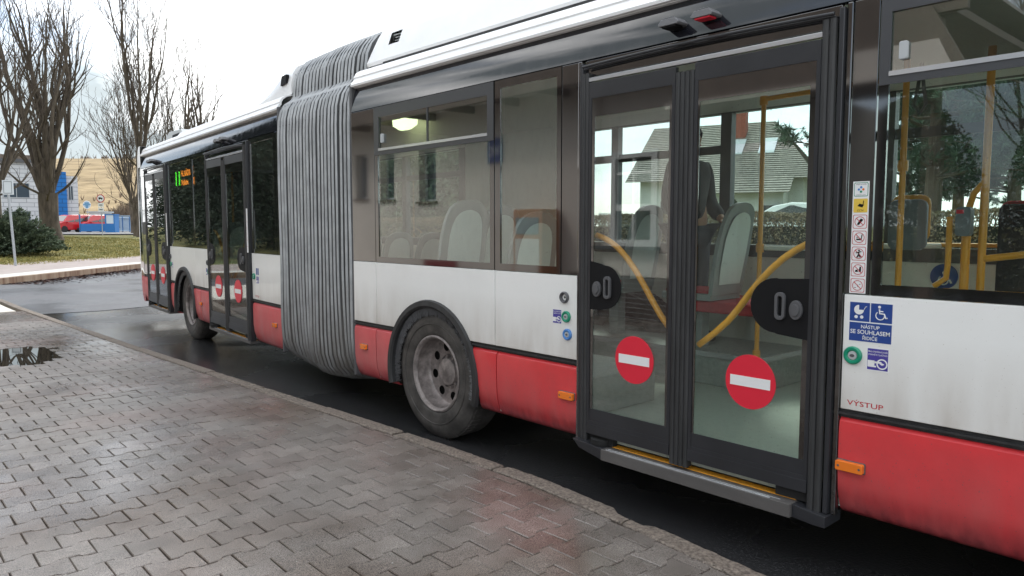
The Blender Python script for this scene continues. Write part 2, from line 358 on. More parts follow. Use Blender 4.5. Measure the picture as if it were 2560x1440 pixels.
poly_sheet('road', [(-15.0, 6.4), (-24.6, 6.4), (-32.4, 9.8), (-29.75, 5.0), (-24.15, 0.0), (-22.95, -3.2), (-22.45, -13.4), (-18.45, -13.4), (-18.45, -1), (-17.8, -.95), (-15.3, -.9), (-15.1, .3), (-15.35, 1.4), (-15.1, 3.0)], 0.006, oldm, .004)
# distant access road on the rise
mb = MB(); prev = None; vs = []; fs = []
for i in range(41):
    r = -.85+i*.02; a = far(r, 62); b_ = far(r, 97)
    vs += [(a[0], a[1], gz(*a)+.10), (b_[0], b_[1], gz(*b_)+.10)]
    if i: fs.append((2*i-2, 2*i, 2*i+1, 2*i-1))
mb.add(vs, fs); asph2 = mat('dry_asphalt', (.17, .165, .16), .8, var=.15, vscale=.5)
struct(mb.build('road', asph2))

# far pavement with pale edge and stained kerb
FK = [(-22.5, -13.5), (-22.6, -3.0), (-23.7, -.07), (-29.3, 4.87), (-33.5, 10.5), (-38, 20)]
def offset(pl, d):
    o = []
    for i, p in enumerate(pl):
        a = Vector(pl[max(0, i-1)]); b = Vector(pl[min(len(pl)-1, i+1)]); t = (b-a).normalized(); n = Vector((-t.y, t.x)); o.append((p[0]+n.x*d, p[1]+n.y*d))
    return o
def strip(name, A, B, z, m, th=.1, zb=None):
    mb = MB(); n = len(A); zb = z-th
    vs = [(x, y, z) for x, y in A]+[(x, y, z) for x, y in B]+[(x, y, zb) for x, y in A]+[(x, y, zb) for x, y in B]
    fs = []
    for i in range(n-1): fs += [(i, i+1, n+i+1, n+i), (i+1, i, 2*n+i, 2*n+i+1), (n+i, n+i+1, 3*n+i+1, 3*n+i)]
    mb.add(vs, fs); o = mb.build(name, m)
    bm = bmesh.new(); bm.from_mesh(o.data); bmesh.ops.recalc_face_normals(bm, faces=bm.faces); bm.to_mesh(o.data); bm.free()
    return struct(o)
kerbfar = mat('stained_kerb', (.16, .075, .04), .7, col2=(.42, .33, .24), vscale=2.2, stretch=(2.2, 2.2, .2), bump=.3, bscale=30)
palestrip = mat('pale_paving', (.55, .54, .50), .7, var=.12, vscale=6)
pinkpave = mat('reddish_paving', (.33, .28, .26), .7, var=.12, vscale=2, bump=.3, bscale=40)
strip('kerb', FK, offset(FK, .16), .17, kerbfar, .25)
strip('pavement', offset(FK, .16), offset(FK, 1.0), .175, palestrip, .2)
strip('pavement', offset(FK, 1.0), offset(FK, 5.3), .17, pinkpave, .2)

# near pavement: interlocking bone-shaped pavers, every block cut, laid and tilted on its own
KO = [(-18.0, -.85), (-15.35, -.80), (-12.5, -.69), (-9.8, -.574), (-7.6, -.46), (-5.6, -.345), (-3.8, -.245), (-2.9, -.235), (-2.25, -.285), (-1.5, -.37), (0, -.5), (3, -.75), (9, -1.3)]
KI = [(x, y-.125) for x, y in KO]
def interp(pl, x):
    for a, b in zip(pl, pl[1:]):
        if a[0] <= x <= b[0]: return a[1]+(b[1]-a[1])*(x-a[0])/(b[0]-a[0])
    return pl[0][1] if x < pl[0][0] else pl[-1][1]
PUD = (-9.72, -1.82)
def ph(x, y):
    h = .120+.010*noise.noise((x*.45, y*.45, 3.1))+.004*noise.noise((x*1.6, y*1.6, 8.))
    h -= .034*math.exp(-(((x-PUD[0])/.62)**2+((y-PUD[1])/.36)**2))
    return h
DX, DY = .146, .2155; nar, wid = .0615, .0845
def bone():
    hl = DY/2-.0028; a = wid-.0035-.0115; w_ = DX/2+.0095; n_ = DX/2-.0135
    # x half-width along the block: wide at both ends, waist in the middle
    hw = [(-hl, w_), (-hl*.52, w_), (-hl*.36, n_), (hl*.36, n_), (hl*.52, w_), (hl, w_)]
    return [(x, y) for y, x in hw]+[(-x, y) for y, x in reversed(hw)]
BN = bone(); nb = len(BN)
mb = MB(); V = mb.v; F = mb.f
i0, i1 = int(-14.75/DX), int(4.5/DX)
for i in range(i0, i1):
    x = i*DX; yin = interp(KI, x)
    for j in range(-45, 0):
        y = j*DY+(DY/2 if i % 2 else 0)-.02*0
        xx = x; yy = y
        if yy < -8.9 or yy-DY*.42 > interp(KI, xx): continue
        if xx > -6.0 and yy < -5.9-0*xx and xx < -7: continue
        h = ph(xx, yy)+random.uniform(-.0016, .0016)
        tx, ty = random.gauss(0, .0075), random.gauss(0, .0075); rz = random.gauss(0, .006)
        b = len(V); ok = False; ring0 = []; ring1 = []
        jt = 0 if xx < -8 else 1
        for (bx, by) in BN:
            if jt: bx += random.gauss(0, .0009); by += random.gauss(0, .0009)
            px, py = bx-by*rz, by+bx*rz
            wx, wy = xx+px, yy+py; lim = interp(KI, wx)-.012
            if wy > lim: wy = lim
            else: ok = True
            ring1.append((wx, wy))
        cxm = sum(p[0] for p in ring1)/nb; cym = sum(p[1] for p in ring1)/nb
        if not ok: continue
        for wx, wy in ring1:
            l = math.hypot(wx-cxm, wy-cym) or 1; k = max(0, 1-.0042/l)
            V.append((cxm+(wx-cxm)*k, cym+(wy-cym)*k, h+(wx-xx)*tx+(wy-yy)*ty))
        for wx, wy in ring1: V.append((wx, wy, h+(wx-xx)*tx+(wy-yy)*ty-.0035))
        for wx, wy in ring1: V.append((wx, wy, h-.03))
        F.append(tuple(b+k for k in range(nb)))
        for k in range(nb):
            k2 = (k+1) % nb
            F.append((b+k, b+nb+k, b+nb+k2, b+k2)); F.append((b+nb+k, b+2*nb+k, b+2*nb+k2, b+nb+k2))
mb.m = [0]*len(F); mb.sm = [False]*len(F)
pm, nt, b = nodes('wet_paver_concrete'); N = nt.nodes; L = nt.links
tc = N.new('ShaderNodeTexCoord'); ge = N.new('ShaderNodeNewGeometry')
nA = N.new('ShaderNodeTexNoise'); nA.inputs['Scale'].default_value = .55; nA.inputs['Detail'].default_value = 5; nA.inputs['Roughness'].default_value = .6
nB = N.new('ShaderNodeTexNoise'); nB.inputs['Scale'].default_value = 260; nB.inputs['Detail'].default_value = 3
nC = N.new('ShaderNodeTexNoise'); nC.inputs['Scale'].default_value = 7; nC.inputs['Detail'].default_value = 6
nR = N.new('ShaderNodeTexNoise'); nR.inputs['Scale'].default_value = .8; nR.inputs['Detail'].default_value = 2
for n in (nA, nB, nC, nR): L.new(tc.outputs['Object'], n.inputs['Vector'])
c1 = N.new('ShaderNodeValToRGB'); c1.color_ramp.elements[0].color = (.165, .144, .129, 1); c1.color_ramp.elements[1].color = (.222, .196, .177, 1)
L.new(ge.outputs['Random Per Island'], c1.inputs[0])
mR = N.new('ShaderNodeMixRGB'); mR.inputs[2].default_value = (.215, .135, .115, 1); rR = N.new('ShaderNodeMapRange'); rR.inputs['From Min'].default_value = .52; rR.inputs['From Max'].default_value = .72; rR.inputs['To Max'].default_value = .45
L.new(nR.outputs['Fac'], rR.inputs[0]); L.new(rR.outputs[0], mR.inputs[0]); L.new(c1.outputs[0], mR.inputs[1])
mS = N.new('ShaderNodeMixRGB'); mS.blend_type = 'OVERLAY'; mS.inputs[0].default_value = .75; cS = N.new('ShaderNodeValToRGB'); cS.color_ramp.elements[0].position = .3; cS.color_ramp.elements[1].position = .7
L.new(nB.outputs['Fac'], cS.inputs[0]); L.new(mR.outputs[0], mS.inputs[1]); L.new(cS.outputs[0], mS.inputs[2])
mC = N.new('ShaderNodeMixRGB'); mC.blend_type = 'MULTIPLY'; mC.inputs[0].default_value = .55; cC = N.new('ShaderNodeValToRGB'); cC.color_ramp.elements[0].position = .3; cC.color_ramp.elements[0].color = (.55, .53, .5, 1); cC.color_ramp.elements[1].position = .6; cC.color_ramp.elements[1].color = (1, 1, 1, 1)
L.new(nC.outputs['Fac'], cC.inputs[0]); L.new(mS.outputs[0], mC.inputs[1]); L.new(cC.outputs[0], mC.inputs[2]); nD = N.new('ShaderNodeTexNoise'); nD.inputs['Scale'].default_value = .75; nD.inputs['Detail'].default_value = 4; mpD = N.new('ShaderNodeMapping'); mpD.inputs['Location'].default_value = (4.2, 1.3, 0); L.new(tc.outputs['Object'], mpD.inputs[0]); L.new(mpD.outputs[0], nD.inputs['Vector'])
mD = N.new('ShaderNodeMixRGB'); mD.blend_type = 'MULTIPLY'; mD.inputs[2].default_value = (.60, .50, .43, 1); rD = N.new('ShaderNodeMapRange'); rD.inputs['From Min'].default_value = .50; rD.inputs['From Max'].default_value = .66; rD.inputs['To Max'].default_value = .85
L.new(nD.outputs['Fac'], rD.inputs[0]); L.new(rD.outputs[0], mD.inputs[0]); L.new(mC.outputs[0], mD.inputs[1]); L.new(mD.outputs[0], b.inputs['Base Color'])
rA = N.new('ShaderNodeMapRange'); rA.inputs['From Min'].default_value = .40; rA.inputs['From Max'].default_value = .62; rA.inputs['To Min'].default_value = .17; rA.inputs['To Max'].default_value = .46
L.new(nA.outputs['Fac'], rA.inputs[0]); L.new(rA.outputs[0], b.inputs['Roughness'])
rB = N.new('ShaderNodeMapRange'); rB.inputs['From Min'].default_value = .40; rB.inputs['From Max'].default_value = .60; rB.inputs['To Min'].default_value = .12; rB.inputs['To Max'].default_value = .75
L.new(nA.outputs['Fac'], rB.inputs[0])
bp = N.new('ShaderNodeBump'); bp.inputs['Distance'].default_value = .0016; L.new(rB.outputs[0], bp.inputs['Strength']); L.new(nB.outputs['Fac'], bp.inputs['Height']); L.new(bp.outputs[0], b.inputs['Normal'])
o = mb.build('pavement', pm); struct(o)
bedm = mat('joint_sand', (.085, .068, .055), .8, var=.4, vscale=20, bump=.5, bscale=80)
mb = MB(); xs = [-14.8+.3*i for i in range(80)]; ys_ = 30
vs = []; fs = []
for i, x in enumerate(xs):
    yt = interp(KI, x)-.002
    for j in range(ys_+1):
        y = -9+(yt+9)*j/ys_; vs.append((x, y, ph(x, y)-.0125))
    if i:
        for j in range(ys_): a = (i-1)*(ys_+1)+j; fs.append((a, a+ys_+1, a+ys_+2, a+1))
mb.add(vs, fs, 0, True); struct(mb.build('pavement_bed', bedm))
# puddle
wm, nt, b = nodes('puddle_water'); setc(b, 'Base Color', (.02, .018, .015, 1)); setc(b, 'Roughness', .01); setc(b, 'IOR', 1.4)
mb = MB(); pp = []
for k in range(64):
    t = 2*PI*k/64; q = 1+.28*noise.noise((math.cos(t)*1.6, math.sin(t)*1.6, 2.))+.12*noise.noise((math.cos(t)*5, math.sin(t)*5, 7.)); pp.append((PUD[0]+1.25*q*math.cos(t)-.2, PUD[1]+.62*q*math.sin(t)))
mb.add([(x, y, .1085) for x, y in pp], [tuple(range(64))]); struct(mb.build('puddle', wm))
# white concrete slab at the platform's far end
slab = mat('pale_concrete_slab', (.62, .59, .53), .75, var=.1, vscale=4, bump=.3, bscale=60)
poly_sheet('pavement', [(-14.78, -1.02), (-14.78, -9), (-18.2, -9), (-18.2, -1.07), (-15.4, -1.04)], .128, slab, .14)
# kerb stones
kerbm = mat('kerb_aggregate', (.07, .055, .045), .75, col2=(.27, .225, .185), vscale=62, bump=1.0, bscale=110, bdist=.006)
mb = MB(); x = -18.0; cuts = [x]
while x < 9: x += 1.02; cuts.append(min(9, x))
sh = -2.215-min(cuts, key=lambda c: abs(c+2.215)); cuts = [c+sh for c in cuts]
for a, b_ in zip(cuts, cuts[1:]):
    a += .006; b_ -= .006; n = 34; vs = []; fs = []
    near = -8 < a < 3
    dz = random.uniform(-.004, .004)
    for i in range(n+1):
        x = a+(b_-a)*i/n; yo = interp(KO, x); yi = interp(KI, x)
        e = min(x-a, b_-x); rd = .02*max(0, 1-e/.025)**2
        if abs(a+2.209) < .05 and i < 4: rd += .05*(1-i/4)
        if abs(b_+2.221) < .05 and i > n-5: rd += .075*((i-n+5)/5)
        J = lambda s_: (.005*noise.noise((x*22, s_, 1.))+.003*noise.noise((x*60, s_, 5.))) if near else 0
        z = .125+dz+J(9)
        prof = [(yo+J(1), -.02), (yo-.002+J(1), z-.022-rd+J(6)), (yo-.012+J(2)-rd*.5, z-.006-rd), (yo-.03+J(3)-rd*.4, z-rd*.5+J(4)), ((yo+yi)/2, z+J(5)), (yi+.008, z+J(3)), (yi, z-.008), (yi, .05)]
        vs += [(x, py, pz) for py, pz in prof]
        if i:
            for k in range(7): q = (i-1)*8+k; fs.append((q, q+8, q+9, q+1))
    fs += [tuple(range(8)), tuple(n*8+k for k in reversed(range(8)))]
    mb.add(vs, fs, 0, False)
o = mb.build('kerb', kerbm); struct(o)
# grass verge grit along the kerb joint
mb = MB(); random.seed(5)
for k in range(900):
    x = random.uniform(-14, 1); y = interp(KI, x)+random.gauss(-.008, .008); s_ = random.uniform(.003, .008); z = .120
    vs = [(x+s_*random.uniform(-1, 1), y+s_*random.uniform(-1, 1), z+s_*random.uniform(0, .7)) for _ in range(4)]
    mb.add(vs, [(0, 1, 2), (0, 2, 3), (0, 3, 1), (1, 3, 2)])
struct(mb.build('grit', bedm), 'stuff')
mb = MB(); rnd = random.Random(31)
for k in range(420):
    x = rnd.uniform(-9, 1.5); y = rnd.uniform(-4.5, interp(KI, x)-.03); s_ = rnd.uniform(.0012, .0042)*(1 if rnd.random() < .9 else 1.8); z = ph(x, y)+.001
    P_ = [(x+s_*math.cos(a_)*rnd.uniform(.6, 1.2), y+s_*math.sin(a_)*rnd.uniform(.6, 1.2), z) for a_ in (0, 1.25, 2.5, 3.8, 5)]+[(x, y, z+s_*.9)]
    mb.add(P_, [(i_, (i_+1) % 5, 5) for i_ in range(5)], 0 if rnd.random() < .35 else 1)
struct(mb.build('pebbles', [mat('pale_pebble', (.55, .53, .50), .6), mat('dark_pebble', (.06, .05, .045), .7)]), 'stuff')
# leaf litter by the far kerb
mb = MB(); leafm = mat('fallen_leaves', (.16, .05, .02), .8, var=.5, vscale=8)
for k in range(2600):
    t = random.random(); i = 2 if t < .9 else 3
    a = Vector(FK[2 if random.random() < .8 else 3]); b_ = Vector(FK[3] if a == Vector(FK[2]) else FK[4]); u = random.random()
    d_ = abs(random.gauss(0, .55)); tt = (b_-a).normalized(); nn = Vector((tt.y, -tt.x)); p = a+(b_-a)*u+nn*(d_+.03); s_ = random.uniform(.02, .05)
    an = random.random()*PI; ca, sa = math.cos(an)*s_, math.sin(an)*s_
    mb.add([(p.x+ca, p.y+sa, .012), (p.x-sa, p.y+ca, .006), (p.x-ca, p.y-sa, .012), (p.x+sa, p.y-ca, .02)], [(0, 1, 2, 3)])
struct(mb.build('fallen_leaves', leafm), 'stuff')
poly_sheet('road', [(-18, -9.02), (12, -9.02), (12, -40), (-18, -40)], .09, asph)  # unseen sheet added so the lower bus glass mirrors dark ground, not grass
# ================================================================== THE BUS
bus = thing('articulated_bus', 'long white and red articulated city bus standing at the kerb', 'bus', (-3.0, 1.25, 0))
T0 = Matrix.Identity(4)
TH = math.radians(4.3)
T1 = Matrix.Translation((-6.9, .055, 0)) @ Matrix.Rotation(-TH, 4, 'Z')   # rear section: local x runs back as negative
SKP = [(.736, .014), (.722, -.001), (.690, -.006), (.50, -.004), (.42, .004), (.36, .022), (.33, .036), (.312, .055), (.304, .078)]
def skirt(x0, x1, T, m, fl=None, fr=None):
    """moulded skirt; fl / fr give the edge as a function of height (wheel arch)"""
    mb = MB(); vs = []; nx = 4
    for z, y in SKP:
        a = fl(z) if fl else x0; b = fr(z) if fr else x1
        for i, t_ in enumerate((0, .012, .5, .988, 1)): vs.append((a+(b-a)*t_, y+(.0015 if i in (0, nx) else 0), z))
    k = nx+1; n = len(SKP)
    fs = [(i*k+j, (i+1)*k+j, (i+1)*k+j+1, i*k+j+1) for i in range(n-1) for j in range(nx)]
    q = len(vs); vs += [(v[0], v[1]+.03, v[2]) for v in vs]
    fs += [(q+i*k+j, q+i*k+j+1, q+(i+1)*k+j+1, q+(i+1)*k+j) for i in range(n-1) for j in range(nx)]
    for i in range(n-1): fs += [(i*k, q+i*k, q+(i+1)*k, (i+1)*k), (i*k+nx, (i+1)*k+nx, q+(i+1)*k+nx, q+i*k+nx)]
    fs += [tuple(j for j in (i, i+1, q+i+1, q+i)) for i in range(nx)]+[(q-k+i, q+q-k+i, q+q-k+i+1, q-k+i+1) for i in range(nx)]
    mb.add(vs, fs, 0, True)
    return mb.build('skirt_panel', m, bus, T)
def side(x0, x1, T, poly=None, gap=.002):
    mb = MB(); p = poly or [(x0+gap, .775), (x1-gap, .775), (x1-gap, 1.265), (x0+gap, 1.265)]
    mb.prism(p, 0, .03); return mb.build('side_panel', M['white'], bus, T, bevel=.003)
def marker(x, z, T, w_=.115):
    mb = MB(); mb.prism(rrect(x-w_/2, x+w_/2, z-.021, z+.021, .007), -.030, -.006); mb.prism(rrect(x-w_/2-.004, x+w_/2+.004, z-.024, z+.024, .007), -.010, .0, 1)
    o = mb.build('marker_light', [M['amber'], M['grey']], bus, T, bevel=.003)
    for dx in (-.38, .38): m2 = MB(); m2.disc(x+w_*dx, z, .005, -.0312, -.0295, 10); m2.build('screw', M['grey'], o, T)
def window(x0, x1, T, z0=1.268, z1=2.468, l=.045, r=.045, b=.045, t=.05, gl='glass', vent=None, name='window', fm='black'):
    mb = MB(); g = .0025
    if vent is None:
        mb.ring(x0+g, x1-g, z0, z1, l, 0, .014, 0, b=r, c=b, d=t); o = mb.build(name, M[fm], bus, T)
        p = MB(); p.box(x0+l-.002, x1-r+.002, .005, .009, z0+b-.002, z1-t+.002); p.build('pane', M[gl], o, T)
    else:
        va, vb, vz0, vz1, vd = vent
        mb.box(x0+g, x0+l, 0, .014, z0, z1); mb.box(x1-r, x1-g, 0, .014, z0, z1)
        mb.box(x0+l, x1-r, 0, .014, z0, z0+b); mb.box(x0+l, x1-r, 0, .014, vz0-.02, vz0-.0)
        mb.box(x0+l, x1-r, 0, .014, vz1, z1)
        o = mb.build(name, M[fm], bus, T)
        p = MB(); p.box(x0+l-.002, x1-r+.002, .005, .009, z0+b-.002, vz0-.018); p.build('pane', M[gl], o, T)
        f = MB(); e = .006
        # grey powder coated vent frame standing proud of the band
        f.ring(x0+g, x1-g, vz0-.035, z1, va-x0, -e, -.0005, 0, b=x1-vb, c=.035, d=z1-vz1)
        f.box(vd-.006, vd+.006, -.004, .012, vz0, vz1)
        f.box(va, vb, -.010, .010, vz0-.003, vz0+.016, 1)
        fo = f.build('vent_frame', [M['winframe'], M['silver']], o, T)
        for a, c in ((va, vd-.006), (vd+.006, vb)):
            p = MB(); p.box(a, c, .006 if a == va else .001, .009 if a == va else .004, vz0, vz1); p.build('vent_pane', M['ventglass'], o, T)
        h = MB(); h.prism(rrect(va+.035, va+.068, vz0+.055, vz0+.125, .008), -.012, .006); h.build('vent_catch', M['lgrey'], o, T, bevel=.003)
    return o
def blackpanel(x0, x1, T, z0=1.268, z1=2.468, name='band_panel', m='black'):
    mb = MB(); mb.box(x0+.0025, x1-.0025, 0, .02, z0, z1); return mb.build(name, M[m], bus, T, bevel=.002)
def sheet_profile(name, x0, x1, prof, m, T, th=.02, smooth_=True):
    mb = MB(); n = len(prof); vs = []
    for x in (x0, x1):
        vs += [(x, y, z) for y, z in prof]
    for x in (x0, x1): vs += [(x, y+th, z-th*.3) for y, z in prof]
    fs = [(i, n+i, n+i+1, i+1) for i in range(n-1)]+[(2*n+i, 2*n+i+1, 3*n+i+1, 3*n+i) for i in range(n-1)]
    fs += [(0, 2*n, 3*n, n), (n-1, 2*n-1, 4*n-1, 3*n-1)]+[(i, i+1, 2*n+i+1, 2*n+i) for i in range(n-1)]+[(n+i, 3*n+i, 3*n+i+1, n+i+1) for i in range(n-1)]
    mb.add(vs, fs, 0, smooth_); return mb.build(name, M[m] if isinstance(m, str) else m, bus, T)
CANT = [(0, 2.474), (.006, 2.52), (.020, 2.59), (.044, 2.668)]
GUT = [(y+.018, z) for y, z in [(.006, 2.671), (-.016, 2.674), (-.020, 2.690), (-.004, 2.712), (.010, 2.730), (.016, 2.742), (.012, 2.752), (.034, 2.790), (.070, 2.815), (.115, 2.828), (.17, 2.832)]]

def section_shell(x0, x1, T, roofz=2.83, gaps=()):
    sheet_profile('cantrail_band', x0, x1, CANT, 'cant', T)
    sheet_profile('roof_gutter', x0, x1, GUT, 'roofwhite', T)
    mb = MB(); mb.box(x0, x1, .17, 2.38, roofz-.03, roofz); mb.build('roof', M['roofwhite'], bus, T)
    mb = MB(); px = x0
    for a, b in list(gaps)+[(x1, x1)]:
        mb = MB(); mb.box(px, a, .012, .05, .738, .772); mb.box(px, a, -.004, .012, .752, .760); px = b; mb.build('rub_strip', M['rubber'], bus, T)
def underbody(segs, T):
    mb = MB()
    for a, b in segs: mb.box(a, b, .30, 2.45, .27, .33)
    o = mb.build('underbody', M['dark'], bus, T); return o
def inner(x0, x1, T, wins, z0=1.40, z1=2.50, bar=2.20, wells=(), nobar=()):
    """far wall, ceiling and floor"""
    mb = MB(); mb.box(x0, x1, .78, 2.46, .335, .36); px = x0
    for a, b in list(wells)+[(x1, x1)]: mb.box(px, a, .035, .78, .335, .36); px = b
    mb.build('floor', M['floor'], bus, T)
    mb = MB(); mb.box(x0, x1, .20, 2.44, 2.56, 2.59); mb.prism([(0, 0), (1, 0), (1, 1)], 0, 0) if 0 else None
    # sloped coves above the windows on both sides
    mb.add([(x0, .03, 2.47), (x1, .03, 2.47), (x1, .22, 2.56), (x0, .22, 2.56)], [(0, 1, 2, 3)]); mb.add([(x0, 2.45, 2.50), (x1, 2.45, 2.50), (x1, 2.26, 2.56), (x0, 2.26, 2.56)], [(0, 1, 2, 3)])
    mb.build('ceiling', M['ceiling'], bus, T)
    mb = MB(); mb.box(x0, x1, 2.44, 2.50, .36, 1.30); mb.build('inner_wall', M['lining'], bus, T)
    mb = MB(); mb.box(x0, x1, 2.505, 2.55, .30, 1.27); mb.box(x0, x1, 2.505, 2.55, 2.50, 2.80); mb.build('far_side_panel', M['white'], bus, T)
    mb = MB(); mb.box(x0, x1, 2.43, 2.50, 1.302, z0); mb.box(x0, x1, 2.44, 2.50, z1, 2.62)
    px = x0
    for a, b in wins:
        mb.box(px, a, 2.43, 2.50, z0, z1); px = b
        if (a, b) not in nobar: mb.box(a, b, 2.45, 2.49, bar-.035, bar+.035)
    mb.box(px, x1, 2.43, 2.50, z0, z1); wf = mb.build('far_window_frame', M['grey'], bus, T)
    for a, b in wins:
        p = MB(); p.box(a, b, 2.468, 2.472, z0, bar-.035); p.box(a, b, 2.468, 2.472, bar+.035, z1); p.build('far_window', M['glassfar'], bus, T)
def seat(x, y, T, z=.36, face=1, fab='seatred', h=1.0):
    """moulded shell seat with its back towards +face x"""
    s_ = face; o = MB()
    bx = lambda u: x+s_*u
    pts = []
    for w2, u, zz in ((.205, .0, .42), (.215, .015, .52), (.22, .03, .62), (.22, .05, .74), (.215, .07, .85), (.205, .09, .94), (.188, .107, 1.01), (.165, .12, 1.06), (.13, .128, 1.09), (.09, .132, 1.108), (.045, .134, 1.117), (.0, .135, 1.12)): pts.append((w2, u, zz))
    prof = [(-w2, u, zz) for w2, u, zz in pts]+[(w2, u, zz) for w2, u, zz in reversed(pts[:-1])]
    vs = [(bx(u), y+w2, z+zz*h) for w2, u, zz in prof]+[(bx(u+.035), y+w2, z+zz*h) for w2, u, zz in prof]
    n = len(prof); o.add(vs, [(i, i+1, n-2-i, n-1-i) for i in range(n//2-1)]+[(n+i+1, n+i, 2*n-1-i, 2*n-2-i) for i in range(n//2-1)]+[(n//2-1, n//2, n//2+1), (n+n//2+1, n+n//2, n+n//2-1)]+[((i+1) % n, i, n+i, n+(i+1) % n) for i in range(n)])
    o.box(bx(-.42), bx(.02), y-.21, y+.21, z+.38*h, z+.43*h); o.box(bx(-.25), bx(-.15), y-.05, y+.05, z, z+.38*h)
    so = o.build('seat', M['seatshell'], bus, T, bevel=.012)
    q = MB(); ins = [(w2*.76, u+.037, zz) for w2, u, zz in ((.19, .010, .50), (.205, .028, .62), (.21, .05, .74), (.205, .07, .85), (.19, .09, .93), (.16, .105, .985), (.125, .114, 1.015), (.085, .119, 1.032), (.04, .122, 1.041), (0, .123, 1.045))]
    q.add([p_ for w2, u, zz in ins for p_ in ((bx(u+.006), y-w2, z+zz*h), (bx(u+.006), y+w2, z+zz*h))], [(2*i, 2*i+1, 2*i+3, 2*i+2) for i in range(len(ins)-1)], 0, True)
    q.build('seat_back', M['seatback'], so, T)
    c = MB(); c.box(bx(-.40), bx(-.01), y-.19, y+.19, z+.43*h, z+.455*h); c.build('cushion', M[fab], so, T, bevel=.01)
def rail(pts, T, r=.0165, m='yellow', name='grab_rail', joints=()):
    mb = MB(); mb.tube(pts, r, 12)
    for j in joints: mb.lathe([(.001, -.03), (.026, -.03), (.028, 0), (.026, .03), (.001, .03)], j[0], j[1], 12, 0, j[2], ax='z')
    return mb.build(name, M[m], bus, T)

